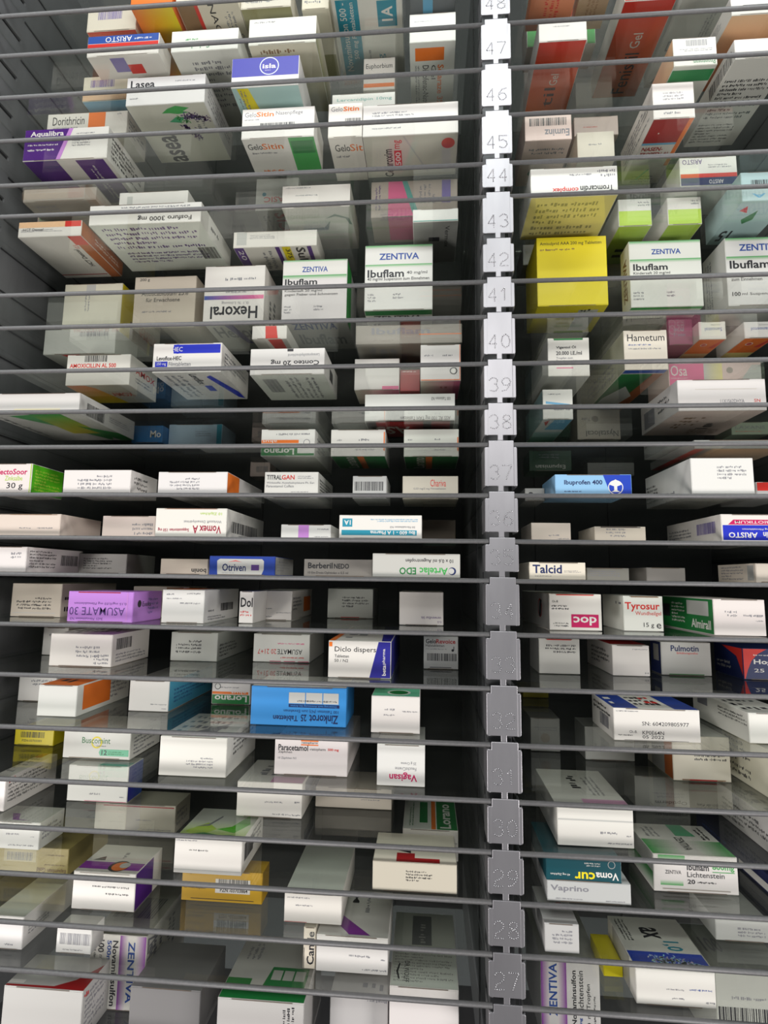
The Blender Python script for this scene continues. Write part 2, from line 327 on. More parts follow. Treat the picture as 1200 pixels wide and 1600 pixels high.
            for r in range(n):
                x = 0.0; end = 1 if r % 3 else .75 + .25 * rnd.random()
                if r % 4 == 3: end = .5
                while x < end - cw:
                    for _ in range(rnd.randint(3, 9)):
                        if x > end - cw: break
                        q0 = 1 - (r + .8) * rh; q1 = q0 + rh * (.62 if rnd.random() < .35 else .45); g = cw * rnd.choice((.45, .62, .78))
                        qa = q0 + (q1 - q0) * (.35 if rnd.random() < .4 else 0)
                        letter.add([Q(*(lambda q: (u0 + (u1 - u0) * q[0], v0 + (v1 - v0) * q[1]))(fn(*p))) for p in ((x, qa), (x + g, qa), (x + g, q1), (x, q1))], [(0, 1, 2, 3)], c)
                        x += cw
                    x += cw * .8
    for nm, Ly in (('colour_panel', panel), ('lettering', letter), ('barcode', bar)):
        if Ly.f:
            po = link(nm, colour_mesh(nm, Ly), o)
            if nm != 'colour_panel': po['kind'] = 'stuff'        # letters and bars of a few pixels each, joined
    return o
BOXES = [
('cream carton with purple barcode and orange underside, topmost left shelf', -493.4, -419.7, 31.2, 86.2, 775.8, 816.8, 'c', 'F b .22 .45 .72 .78 pu;B r 0 .1 1 1 rd;B g 0 .6 1 1 or rd v', {}),
('carton with yellow to orange underside, topmost left shelf', -411.6, -352.6, 3.0, 133.0, 775.8, 817.0, 'or', 'B g 0 0 1 1 or ye h', {}),
('white carton with brown strip and red line underneath, topmost left shelf', -347.0, -260.7, 3.0, 113.0, 775.8, 809.2, 'c', 'B r 0 0 .28 1 br;B r .28 0 .34 1 rd;B t .5 .62 .6 .98 dk 270 NAC;B l .7 .3 .95 .9 gr 4 90', {}),
('cream carton beside the brown-striped one, topmost left shelf', -260.1, -189.5, 14.7, 134.7, 775.8, 811.1, 'c', 'F l .1 .2 .8 .4 gr 1 0;B g 0 0 1 1 c ol v', {}),
('narrow cream carton left of the teal-striped carton, topmost left shelf', -175.9, -138.3, 20.9, 130.9, 775.8, 813.1, 'c', 'F l .1 .2 .9 .4 gr 1 0;B r 0 0 1 .4 ol', {}),
('white carton with teal stripe and blue square underneath, topmost left shelf', -133.4, -37.8, 3.0, 128.0, 775.8, 799.8, 'w', 'B r .05 0 .37 .93 te;B t .09 .1 .19 .9 w 90 Novaminsulfon 500 -;B t .23 .25 .32 .9 w 90 500 mg Filmtabletten;B r .64 .62 .92 .9 te;B T .7 .68 .86 .84 w 90 1A;B t .62 .1 .72 .3 te 90 mg;B l .45 .1 .5 .4 gr 1 90', {}),
('grey carton with light blue stripe beside the post, topmost left shelf', -26.2, 34.3, 11.7, 106.7, 775.8, 798.3, 'gy', 'B r .28 0 .5 1 lb;B l .55 .2 .95 .6 w 3 180', {}),
('carton with salmon orange underside beside the post, topmost right shelf', 135.7, 194.8, 11.4, 71.4, 775.8, 795.0, 'sa', 'B l .3 .1 .7 .9 rd 3 90', {}),
('tan narrow carton, topmost right shelf', 199.6, 240.3, 13.8, 73.8, 775.8, 794.9, 'ta', 'B l .3 .1 .7 .9 br 3 90', {}),
('long carton with red underside and dark sideways lettering, topmost right shelf', 261.5, 329.5, 38.7, 188.7, 775.8, 812.1, 'w', 'B g 0 .0 1 1 or rd v;B t .4 .05 .7 .5 dk 90 Fenistil;B t .42 .55 .62 .7 w 90 Gel;F r 0 .0 1 .25 rd', {}),
('grey white carton at upper right, topmost right shelf', 337.8, 399.2, 24.0, 174.0, 775.8, 804.4, 'gw', 'B t .1 .4 .5 .5 gr 0 DE;B p dk .1 .05 .3 .3 .5 .05;B l .7 .1 .9 .8 gr 3 90', {}),
('white carton with blue strip and red strip, left shelf under number 48', -474.9, -371.7, 11.2, 46.2, 712.7, 744.8, 'w', 'F r 0 .62 1 1 bl;F t .25 .66 .62 .92 w 180 ARISTO;F l .66 .7 .95 .85 w 1 0;F r 0 .42 1 .6 rd;B r .3 .3 .5 .9 pu;B r .5 .2 .7 .6 rd', {}),
('cream carton with purple barcode and pale blue underside, left shelf under number 48', -526.1, -446.5, 79.2, 159.2, 712.7, 754.0, 'c', 'F b .15 .55 .62 .85 pu;F r 0 0 1 .32 pc;B r 0 0 1 1 lb', {}),
('white carton with upside-down green and black lettering, left shelf under number 48', -354.4, -260.1, 12.1, 142.1, 712.7, 745.4, 'w', 'F t .15 .12 .58 .42 dg 180 Soledum;F l .2 .5 .4 .62 gn 1 180;B l .25 .3 .85 .9 gr 9 0', {}),
('plain white carton with olive-tinted underside, left shelf under number 48', -244.5, -151.9, 9.5, 119.5, 712.7, 752.8, 'w', 'F l .08 .8 .5 .9 gr 1 0;B g 0 0 1 1 ol c v;B l .15 .5 .7 .95 br 5 0;R g 0 0 1 1 ol c v', {}),
('small white carton with an orange band, left shelf under number 48', -97.1, -50.6, 87.3, 147.3, 712.7, 765.5, 'w', 'F t .08 .62 .92 .82 dk 0 Euphorbium;F l .08 .45 .9 .52 gr 1 0;F r 0 .08 1 .2 or', {}),
('white carton with orange rectangle and orange sideways lettering, left shelf under number 48', -26.9, 34.7, 20.0, 130.0, 712.7, 756.4, 'w', 'F l .1 .7 .5 .75 gr 1 0;B r .12 .76 .76 .93 or;B T .62 .1 .76 .7 or 270 Solaraze 3%;B t .48 .5 .58 .7 dk 270 Gel;B t .28 .02 .42 .7 dk 270 Diclofenac-Natrium;B l .1 .1 .22 .7 gr 2 270', {}),
('white carton with green corners and red top strip, topmost right shelf', 142.6, 240.6, 95.4, 135.4, 775.8, 835.1, 'w', 'F r .18 .8 .85 1 rd;F r 0 0 .14 .45 gn;F r .88 0 1 .5 gn;F g 0 .8 .18 1 gn w h', {}),
('red carton with plain white end and sideways lettering, right shelf under number 48', 145.6, 208.0, 30.0, 150.0, 712.7, 747.1, 'w', 'B g 0 0 1 1 or rd v;B t .35 .15 .6 .42 dk 90 til;B t .42 .45 .6 .6 w 90 Gel;F l .3 .6 .7 .68 gr 1 0', {}),
('white carton with a dark printed label and salmon underside, right shelf under number 48', 380.6, 451.6, 10.5, 120.5, 712.7, 740.1, 'w', 'F r .2 .3 .75 .5 dk;B g 0 0 1 1 or pc v;L l .2 .2 .8 .8 gr 4 0', {}),
('large white carton with lavender sprig and green leaves, left shelf under number 47', -422.0, -309.1, 25.8, 130.8, 648.1, 691.9, 'w', 'F T .05 .6 .36 .88 dk 0 Lasea;F l .62 .76 .92 .84 gr 1 0;F l .05 .2 .18 .28 gr 1 0;B p gn .4 .86 .5 .93 .62 .97 .78 .93 .68 .88 .76 .86 .6 .84 .5 .86;B p gn2 .44 .72 .56 .8 .66 .78 .58 .7;B s .55 .78 .7 .72 .06 gn 30;B s .66 .8 .94 .76 .05 dp 110;B s .6 .66 .74 .42 .05 dp 90;B T .2 .02 .42 .5 dk 90 asea;B l .76 .5 .9 .8 gr 2 90;R l .1 .2 .9 .8 gr 4 0', {'B': 'gwn'}),
('carton with violet-blue end and round white emblem, left shelf under number 47', -264.8, -172.9, 7.6, 82.6, 648.1, 692.2, 'w', 'F r 0 .35 1 1 bv;F c .56 .68 .3 bw;F c .56 .68 .27 bv;F T .46 .6 .66 .76 w 0 isla;F l .5 .52 .62 .56 w 1 0;B r 0 0 1 1 lt;B p ye .2 0 .4 0 .25 .98 .08 .98;B l .05 .1 .2 .95 gr 3 90', {}),
('white carton with small teal lettering, left shelf under number 47', -136.4, -47.8, 55.3, 115.3, 648.1, 677.0, 'w', 'F t .08 .55 .95 .75 tg 0 Lercanidipin 10mg', {}),
('white carton with an orange square on its end, left shelf under number 47', -572.5, -447.5, 72.0, 127.0, 648.1, 687.3, 'w', 'F t .07 .5 .47 .85 dk 0 Dorithricin;F l .08 .35 .45 .42 gr 1 0;F r .52 .25 .73 .97 or;F l .88 .82 .95 .92 gr 1 0;R l .1 .2 .9 .8 gr 4 0', {}),
('white carton with barcode and upside-down green lettering, right shelf under number 47', 308.6, 361.3, 13.4, 123.4, 648.1, 688.0, 'w', 'F b .3 .7 .8 .92 gr;F l .1 .5 .9 .62 gr 2 180;F t .45 .04 .95 .22 dg 180 Prontosan;B r 0 .8 1 .95 dg;B t .05 .5 .7 .68 dg 0 Prontosan;B g 0 0 1 .45 or pc v;L g 0 0 1 1 rs pc h', {}),
('large white carton with side barcode and text rows below, right shelf under number 47', 379.9, 449.2, 8.0, 148.0, 648.1, 675.7, 'w', 'L b .55 .1 .95 .7 dk;B l .05 .35 .95 .8 dk 10 0;B l .05 .05 .8 .3 dk 7 0', {}),
('pinkish beige carton behind the plain cream one, right shelf under number 47', 212.6, 275.5, 117.5, 187.5, 648.1, 679.1, 'pk', 'F l .2 .4 .6 .5 rd 1 0', {}),
('purple and white carton with slanted purple end, left shelf under number 46', -577.6, -452.6, 39.0, 139.0, 582.6, 631.8, 'w', 'F p vi 0 0 .4 0 .53 1 0 1;F p pl .4 0 .45 0 .58 1 .53 1;F T .07 .72 .47 .93 w 0 Aqualibra;F l .05 .45 .45 .53 w 1 0;F l .05 .28 .4 .38 w 1 0;F l .62 .78 .9 .84 gr 1 0;F l .58 .4 .8 .62 gr 3 0;B r 0 0 .4 1 vi;B p vi .62 .98 .95 .98 .95 .1 .62 .1;B c .55 .3 .05 dg;B l .7 .2 .8 .9 w 2 90;R l .1 .15 .9 .85 dk 5 0', {}),
('white carton with grey and orange lettering and green panel below, left shelf under number 46', -251.7, -152.7, 19.7, 81.7, 582.6, 627.2, 'w', 'F t .04 .72 .2 .88 gr 0 Gelo;F T .2 .72 .44 .88 or 0 Sitin;F t .47 .72 .84 .88 gr 0 Nasenpflege;F l .04 .6 .3 .66 gr 1 0;F b .26 .25 .74 .5 dk;B r .64 0 1 1 gn;B t .05 .7 .25 .86 dk 0 Gelo;B t .25 .7 .54 .86 or 0 Sitin;B l .08 .56 .45 .64 gr 1 0;B r .66 .55 .97 .9 gd;B l .15 .02 .5 .12 or 1 0', {}),
('narrow white carton with grey and orange lettering, left shelf under number 46', -134.8, -89.0, 24.3, 104.3, 582.6, 632.8, 'w', 'F t .08 .76 .42 .9 gr 0 Gelo;F T .44 .76 .9 .9 or 0 Sitin;F b .5 .3 .96 .55 dk;B t .15 .7 .6 .85 dk 0 Gelo;B t .6 .7 .98 .85 or 0 Sit;B l .15 .55 .8 .62 gr 1 0', {}),
('white carton with red dosage lettering and red disc below, left shelf under number 46', -88.3, 38.1, 25.6, 100.6, 582.6, 628.6, 'w', 'F l .1 .6 .55 .78 gr 2 0;F l .1 .2 .45 .28 gr 1 0;B T .2 .02 .3 .7 dk 90 Cefuroxim;B r .32 .25 .4 .66 rd;B T .33 .3 .39 .62 w 90 500;B t .33 .7 .41 .9 rd 90 mg;B c .9 .78 .07 rd;B p gw .42 .98 .44 .98 .7 .1 .68 .1', {'B': 'gwn'}),
('white carton with red upside-down lettering and teal dot, left shelf under number 46', -277.5, -208.3, 161.7, 221.7, 582.6, 638.4, 'w', 'F c .2 .5 .06 te;F T .2 .25 .8 .42 rd 180 BASIC;B T .4 .1 .8 .9 rd 90 C!S;B l .1 .2 .3 .9 gr 2 90', {}),
('pale carton with barcode and upside-down lettering, right shelf under number 46', 127.9, 189.0, 46.0, 131.0, 582.6, 626.9, 'pk', 'F b .1 .48 .9 .74 dk;F T .42 .12 .95 .36 gr 180 Euminz;B l .1 .7 .9 .85 gr 2 180;B c .6 .3 .1 gd;B c .3 .3 .08 gd', {}),
('white carton with red panel and blue wave on its underside, right shelf under number 46', 283.6, 334.3, 20.4, 135.4, 582.6, 632.9, 'w', 'F l .25 .5 .75 .75 gr 3 0;F l .25 .1 .8 .2 gr 1 0;B r 0 .66 .9 1 dr;B r .88 .3 1 1 or;B r 0 .63 .88 .66 lb;B T .08 .54 .62 .6 dr 0 NASEN-;B T .08 .46 .85 .52 dr 0 TROPFEN AL;B T .08 .4 .3 .44 dr 0 0,1%;B c .3 .8 .02 w;B l .2 .02 .8 .15 gr 3 0;B p lb .3 .08 .5 .25 .55 .25 .35 .08;L l .1 .2 .9 .8 gr 5 0', {}),
('plain cream carton, right shelf under number 46', 207.1, 257.5, 85.7, 155.7, 582.6, 626.7, 'c', 'F l .3 .5 .7 .6 gr 1 0;F l .1 .08 .9 .14 gr 1 0', {}),
('flat taupe carton near the side wall, left shelf under number 45', -568.1, -461.2, 36.0, 74.0, 516.8, 536.3, 'tp', 'B l .1 .3 .9 .8 gr 3 0;B r .4 .2 1 .8 tp', {}),
('pale pink carton with green bars on its end, left shelf under number 45', -580.1, -496.8, 80.4, 160.4, 516.8, 557.0, 'pk', 'F g .04 .75 .42 1 gn pk v;F g .04 .0 .42 .2 pk gn v;F t .1 .4 .36 .52 gr 0 ZENTIVA;F T .72 .76 .99 .95 br 0 600mg;F l .5 .6 .9 .68 br 1 0;F t .48 .28 .58 .42 dk 0 20;F l .6 .3 .9 .38 gr 1 0', {}),
('white carton behind the large text-covered one, left shelf under number 45', -447.6, -344.9, 68.6, 148.6, 516.8, 550.9, 'w', 'F r .12 .4 .2 .8 gw', {}),
('white carton with grey-green swirl on its underside, left shelf under number 45', -207.1, -110.0, 69.8, 169.8, 516.8, 551.1, 'w', 'F l .05 .85 .5 .93 gr 1 0;F l .2 .5 .6 .6 gr 1 0;B g 0 .4 1 1 wg w v;B p gg .6 .75 .75 .85 .95 .75 .98 .6 .94 .62 .9 .74 .75 .8;B p gg .2 .5 .6 .5 .66 .7 .55 .56 .2 .54;R g 0 0 1 1 wg c h', {}),
('grey carton with pink and teal shapes and sideways barcode, left shelf under number 45', -83.3, 41.1, 96.7, 156.7, 516.8, 572.8, 'pk2', 'F p pi .2 0 .5 0 .4 1 .2 1;F p tg .36 1 .42 1 .55 .1 .48 .1;F r .82 .35 .92 .98 pu;F l .04 .2 .12 .9 dp 2 90;F l .55 .35 .75 .9 gr 4 90;B p pi .2 1 .5 1 .6 .1 .2 .1;B r .5 0 .62 .9 tg', {}),
('white carton with red and navy strips and upside-down lettering, right shelf under number 45', 329.7, 401.9, 58.1, 118.1, 516.8, 558.0, 'w', 'F t .05 .75 .4 .92 dp 180 ARISTO;F l .5 .6 .9 .75 gr 2 0;F r 0 .28 1 .42 rd;F r 0 0 1 .28 nv;F t .5 .06 .75 .2 w 180 ARISTO', {}),
('large white carton with many text rows on its underside, left shelf under number 44', -462.5, -305.1, 28.0, 140.0, 472.0, 501.1, 'w', 'F T .44 .12 .92 .42 dk 180 Fosfuro 3000 mg;F l .1 .75 .9 .9 gr 1 180;B l .08 .5 .92 .95 dp 5 0;B l .12 .2 .9 .45 dp 4 0;B b .82 .25 .98 .5 dk;R l .3 .3 .6 .7 dk 1 0', {'B': 'wg'}),
('white carton with brown-orange side and red corner, left shelf under number 44', -580.4, -486.6, 47.7, 152.7, 472.0, 495.4, 'w', 'F r 0 .6 .98 1 pc;F r .74 .6 1 1 rd;F l .05 .3 .7 .5 gr 2 0;F t .08 .38 .4 .56 dk 0 HCT Dexcel;B r .82 0 1 1 bo;B r .78 .8 1 1 rd;B T .66 .3 .74 .7 dk 90 HCT Dexcel;B t .72 .72 .8 .8 rd 90 12,5;B r 0 .08 .8 .1 dr;R r 0 0 1 1 bo;R l .3 .3 .9 .7 w 2 0', {}),
('white carton with purple stripes and yellow patch below, left shelf under number 44', -282.2, -159.7, 88.9, 148.9, 472.0, 496.8, 'w', 'F r .04 .15 .16 .95 gw;F l .2 .5 .5 .8 gr 3 0;B r .0 0 .12 1 vi;B r .5 0 .55 1 vi;B r .88 0 .93 1 vi;B r .58 0 .68 1 ye;B T .6 .1 .67 .9 dk 270 375 mg;B T .74 .05 .85 .95 dk 270 Sulta;B t .04 .5 .1 .9 w 270 20;B l .3 .1 .45 .9 gr 2 90', {}),
('white carton with grey underside and black sideways lettering, left shelf under number 44', -21.2, 39.0, 46.2, 141.2, 472.0, 490.4, 'w', 'F r 0 0 1 .1 tg;B t .72 .4 .82 .9 dk 270 Vermox;B r .35 .55 .6 .65 dk;B l .5 .05 .6 .5 gr 2 90', {'B': 'gw2'}),
('white carton with black and red upside-down lettering, right shelf under number 44', 126.5, 231.7, 7.8, 92.8, 472.0, 511.2, 'w', 'F T .57 .14 .95 .34 dk 180 Tromcardin;F T .25 .14 .55 .34 rd 180 complex;F l .4 .68 .7 .78 gr 1 180;F l .75 .6 .97 .9 gr 2 180;B l .1 .1 .9 .9 ol 6 0', {'B': 'py'}),
('lime and white carton, right shelf under number 44, leftmost', 253.5, 296.5, 70.4, 160.4, 472.0, 511.2, 'w', 'F r 0 0 1 .55 li;B g 0 0 1 1 gr2 li v;B T .3 .2 .7 .6 dk 180 F;F l .6 .7 .95 .9 gr 2 0', {}),
('lime and white carton, right shelf under number 44, second', 317.4, 360.7, 70.9, 160.9, 472.0, 511.2, 'w', 'F r 0 0 1 .55 li;B g 0 0 1 1 gr2 li v;B T .3 .2 .7 .6 dk 180 F;F l .7 .7 .95 .9 gr 2 0', {}),
('pale teal carton with barcode and leaf emblem below, right shelf under number 44', 388.8, 446.9, 29.4, 119.4, 472.0, 511.2, 'lt', 'F b .2 .5 .9 .72 dk;F T .2 .1 .6 .25 lb 180 1A;B p gd .3 .6 .5 .8 .55 .6 .4 .5;B p rd .1 .8 .2 .9 .3 .75;B T .1 .1 .35 .35 dk 180 15', {}),
('grey carton far behind the yellow one, right shelf under number 44', 270.6, 306.2, 166.6, 226.6, 472.0, 502.9, 'gw', 'F l .1 .3 .8 .6 gr 1 0', {}),
('small pale carton far behind the yellow one, right shelf under number 44', 142.1, 166.7, 155.1, 215.1, 472.0, 505.0, 'gw', 'F l .3 .3 .7 .6 gr 1 90', {}),
('tall cream carton with yellow side, left shelf under number 42', -555.1, -463.2, 118.7, 208.7, 360.9, 441.1, 'c', 'F l .36 .45 .46 .8 gr 2 90;F r .38 .78 .54 .98 gw;F b .4 -.0 .9 .12 gr;R r 0 0 1 1 ye;R r .3 .0 .9 .4 br;B p rd .2 .98 .5 .98 .8 .1 .5 .1', {}),
('beige carton with black lettering and plain sides, left shelf under number 42', -435.3, -341.2, 104.3, 199.3, 360.9, 440.9, 'be', 'F t .12 .62 .88 .72 dk 0 Antiscabiosum 25%;F t .2 .5 .75 .58 dk 0 für Erwachsene;F l .15 .28 .8 .34 gr 1 0;F t .08 .9 .24 .97 dk 0 200 g', {}),
('white carton with blue to magenta line and upside-down lettering, left shelf under number 42', -323.0, -234.2, 92.4, 192.4, 360.9, 446.9, 'w', 'F T .12 .06 .9 .28 dk 180 Hexoral;F g 0 .4 1 .47 bl pi h;F t .3 .31 .75 .37 gr 180 0,1 % Lösung;F l .3 .5 .7 .55 gr 1 180;F l .25 .72 .85 .8 gr 1 180;B T .1 .5 .9 .85 gr 0 Hexoral;B p pu .3 .98 .45 .98 .6 .3 .5 .3;R l .2 .1 .6 .7 dk 2 90', {}),
('white green carton with blue wordmark, left of taller twin, left shelf under number 42', -207.7, -114.7, 90.6, 190.6, 360.9, 451.5, 'w', 'F g 0 .67 1 .74 w gn v;F r 0 .74 1 1 w;F g 0 .96 1 1 w gn v;F T .3 .79 .7 .88 bl 0 ZENTIVA;F T .04 .58 .54 .68 dk 0 Ibuflam;F t .04 .45 .62 .5 dk 0 Kindersaft 20 mg/ml;F t .04 .39 .86 .44 dk 0 gegen Fieber und Schmerzen;F l .04 .1 .16 .24 gr 3 0;F l .5 .14 .66 .24 gr 2 0;B T .12 .7 .82 .9 bl 0 ZENTIVA;B T .15 .2 .9 .55 gr 0 Ibuflam;R r 0 0 .4 1 gn', {}),
('tall white and green carton with large blue wordmark, left shelf under number 42', -86.9, 5.7, 68.8, 138.8, 360.9, 455.5, 'w', 'F g 0 .65 1 .7 w gn v;F g 0 .94 1 1 w gn v;F T .21 .77 .8 .87 bl 0 ZENTIVA;F T .04 .5 .58 .62 dk 0 Ibuflam;F t .62 .53 .92 .59 dk 0 40 mg/ml;F t .04 .44 .95 .5 dk 0 40 mg/ml Suspension zum Einnehmen;F l .05 .12 .18 .26 gr 3 0;F l .42 .16 .58 .26 gr 2 0;B r 0 .8 1 .98 gd;B T .12 .6 .85 .78 dk 0 ZENTIVA;B T .1 .1 .9 .45 gr 0 Ibuflam', {}),
('bright yellow carton with small black lettering, right shelf under number 42', 144.5, 235.8, 68.7, 148.7, 360.9, 458.7, 'ye', 'F t .05 .87 .93 .93 dk 0 Amisulprid AAA  200 mg Tabletten;F l .05 .79 .7 .84 br 1 0;B r .62 .1 .9 .85 gw;B l .65 .6 .88 .9 dk 2 0', {}),
('white green carton with blue wordmark, right of yellow one, right shelf under number 42', 267.8, 360.2, 77.8, 109.8, 360.9, 454.8, 'w', 'F g 0 .66 1 .72 w gn v;F g 0 .94 1 1 w gn v;F T .31 .79 .72 .87 bl 0 ZENTIVA;F T .05 .55 .53 .65 dk 0 Ibuflam;F t .05 .48 .56 .53 dk 0 Kindersaft 20 mg/ml;F l .05 .4 .8 .45 dk 1 0;F l .04 .1 .2 .24 gr 3 0;F l .5 .14 .65 .24 gr 2 0;L T .3 .15 .7 .8 br 90 ZENTIVA;B r 0 .8 1 1 gn', {}),
('white green carton with bold dosage line at photo edge, right shelf under number 42', 392.2, 480.0, 79.9, 138.6, 360.9, 456.5, 'w', 'F g 0 .66 1 .72 w gn v;F g 0 .94 1 1 w gn v;F T .2 .8 .8 .9 bl 0 ZENTIVA;F T .05 .54 .62 .66 dk 0 Ibuflam;F t .05 .42 .7 .48 dk 0 40 mg/ml Suspension;F t .06 .36 .5 .41 dk 0 zum Einnehmen;F T .06 .14 .18 .2 dk 0 100;F t .2 .14 .7 .19 dk 0 ml Suspension;L l .1 .1 .4 .9 gr 3 90', {}),
('grey white carton behind the glass with red strip below, left shelf under number 41', -558.3, -450.0, 89.4, 149.4, 316.0, 354.0, 'gw', 'F b .5 .7 .9 .9 gr;B p rd .25 .98 .5 .98 .8 .1 .55 .1', {}),
('white carton with red diagonal strip, left shelf under number 41', -235.6, -188.3, 52.4, 122.4, 316.0, 334.9, 'w', 'B p rd .45 .98 .85 .98 .9 .1 .55 .1;B r .85 0 1 1 gw;F p rd .4 0 .75 0 .7 1 .38 1', {}),
('wide tan grey carton with yellow line, left shelf under number 41', -98.5, 45.5, 75.8, 145.8, 316.0, 343.3, 'tp', 'F r .6 .45 1 .5 or;F T .15 .5 .7 .85 gr 0 Ibuflam;B l .1 .1 .5 .9 gr 4 90', {}),  # grey word is a reflection of the carton above, drawn as print
('white carton with bold black letters behind the orange-edged one, left shelf under number 41', -30.3, 29.5, 150.0, 210.0, 316.0, 347.6, 'w', 'F T .1 .4 .75 .85 dk 0 Tabl;F r 0 0 1 .1 dr', {}),
('mauve carton, right shelf under number 41', 322.2, 352.7, 96.1, 166.1, 316.0, 352.0, 'mv', 'F l .2 .3 .8 .7 gr 2 0', {}),
('white orange carton with blue upside-down lettering, left twin, right shelf under number 41', 353.3, 386.9, 80.5, 150.5, 316.0, 340.6, 'w', 'F t .22 .45 .86 .65 bl 180 Sanostol;F l .4 .75 .8 .85 gr 1 180;B r 0 0 1 1 ol2;B r 0 .35 1 1 or;B c .4 .75 .12 w;B c .4 .75 .09 rd;B p rd .7 .6 .9 .95 1 .95 .9 .6', {}),
('white orange carton with blue upside-down lettering, right twin, right shelf under number 41', 409.4, 446.4, 79.5, 149.5, 316.0, 338.6, 'w', 'F t .22 .45 .86 .65 bl 180 Sanostol;F l .4 .75 .8 .85 gr 1 180;B r 0 0 1 1 py;B r 0 .35 1 1 or;B c .4 .75 .12 w;B c .4 .75 .09 rd;B p rd .7 .6 .9 .95 1 .95 .9 .6', {}),
('white carton with barcode and red capital lettering, left shelf under number 40', -498.0, -406.7, 58.8, 133.8, 257.5, 301.5, 'w', 'F b .28 .76 .65 .97 dk;F T .05 .57 .78 .71 rd 0 AMOXICILLIN AL 500;B g 0 0 1 1 ye or v;B p gwn .3 1 1 1 1 .0 .55 .0 .4 .85;B T .5 .4 .85 .6 rd 0 AMOX;R t .2 .5 .9 .7 rd 0 AMOX;R l .2 .2 .8 .4 gr 2 0', {}),
('white carton with blue band and blue oval emblem, left shelf under number 40', -353.0, -262.3, 18.3, 123.3, 257.5, 296.9, 'w', 'F r .3 .65 .98 .95 bb;F c .36 .8 .16 bb;F t .28 .72 .43 .87 w 0 HEC;F T .06 .42 .42 .56 dk 0 Levoflox-HEC;F r .04 .2 .22 .38 bb;F t .06 .23 .2 .35 w 0 250 mg;F t .24 .22 .56 .36 gr 0 Filmtabletten;F l .05 .06 .35 .13 dk 1 0;B p bb .72 .85 .8 .9 .98 .3 .98 .05 .9 .1;B T .5 .6 .62 .95 dk 270 Levoflox;B r .55 .35 .66 .55 bb;B l .1 .1 .4 .9 gr 3 270;R l .1 .3 .9 .8 gr 4 0', {}),
('white carton with upside-down lettering and black tab mark, left shelf under number 40', -228.7, -131.7, 30.3, 130.3, 257.5, 292.6, 'w', 'F T .28 .35 .93 .58 dk 180 Conteo 20 mg;F t .51 .68 .93 .82 gr 180 Lansoprazolhydrochlorid;F r .5 .88 .58 .98 dk;B b .12 .35 .32 .85 gr;B l .4 .1 .85 .9 gr 6 90;R l .2 .2 .7 .8 dk 1 90', {'B': 'wg'}),
('white carton with red lower edge and bar mark, left shelf under number 40', -101.3, -39.2, 91.8, 151.8, 257.5, 302.5, 'w', 'F l .4 .78 .95 .86 gr 1 0;F r .62 .0 1 .12 pi;B g 0 0 1 1 c pi h', {}),
('dark red carton between two white ones, left shelf under number 40', -38.6, -11.1, 98.6, 158.6, 257.5, 288.8, 'dr', 'F l .1 .85 .9 .95 w 1 0', {}),
('white carton with orange edges and round recycling mark, left shelf under number 40', -9.9, 42.7, 60.9, 135.9, 257.5, 307.4, 'w', 'F l .1 .66 .35 .74 gr 1 0;F l .55 .66 .85 .74 gr 1 0;F c .82 .27 .1 dk;F c .82 .27 .07 w;F r 0 0 1 .04 or;F r .97 0 1 1 or;B g 0 0 1 1 c pi h;B l .5 .6 .8 .8 dr 1 0', {}),
('white carton with green top line and black lettering, right shelf under number 40', 152.1, 203.7, 50.5, 160.5, 257.5, 308.4, 'w', 'F r .15 .94 .85 1 gd;F T .2 .7 .68 .8 dk 0 Vigantol Öl;F T .2 .55 .82 .65 dk 0 20.000 I.E./ml;F t .2 .43 .6 .5 gr 0 Tropfen zum;F t .2 .34 .85 .42 gr 0 Einnehmen, Lösung;F r .2 .2 .6 .23 pi', {'B': 'gw'}),
('cream carton with serif lettering and dark green underside, right shelf under number 40', 240.0, 291.4, 32.7, 223.5, 257.5, 308.3, 'c', 'F t .08 .72 .94 .9 dk 0 Hametum;F l .1 .6 .7 .66 bl 1 0;F l .1 .5 .9 .56 gr 1 0;B p bl 0 .94 1 .94 1 1 0 1;B r 0 .2 1 .93 gd;B p bo .75 .93 1 .93 1 0 .6 0;B p w .1 .45 .4 .7 .8 .5 .6 .2 .1 .2;L l .2 .1 .8 .6 gr 3 0', {'L': 'ta2'}),
('carton with pink panel and white lettering beside beige panel, right shelf under number 40', 322.1, 440.4, 102.5, 172.5, 257.5, 292.9, 'pk', 'F r 0 0 .38 1 pi;F t .02 .5 .2 .92 w 0 Osa;F l .02 .38 .22 .44 w 1 0;F g .38 0 .58 1 gw py h;F p gw .72 0 1 0 1 .9 .9 .9;F c .66 .7 .12 tp;F l .74 .3 .95 .38 gr 1 0', {}),
('wide white carton with green and yellow underside and side barcode, left shelf under number 39', -571.3, -446.1, 16.6, 149.7, 204.1, 232.3, 'w', 'F g .3 0 .8 .3 ye w v;B p gn .2 .95 .45 .98 .9 .3 .75 .0 .45 .6;B g .45 .3 .8 1 ye gn v;B l .02 .1 .12 .9 dk 1 270;B p gn .7 .6 1 .3 1 .0 .85 0;R b .12 .1 .42 .7 dk;R l .5 .3 .9 .6 gr 3 0', {}),
('blue carton with white lettering, left shelf under number 39', -459.2, -409.4, 166.2, 226.2, 204.1, 231.6, 'bl2', 'F T .6 .3 .95 .7 w 0 Mo;R r 0 0 1 1 bl2', {}),
('pale blue carton with dark blue right edge, left shelf under number 39', -408.8, -322.0, 184.5, 244.5, 204.1, 238.3, 'lb2', 'F r .9 0 1 1 te;F l .5 .4 .8 .7 gr 3 0', {}),
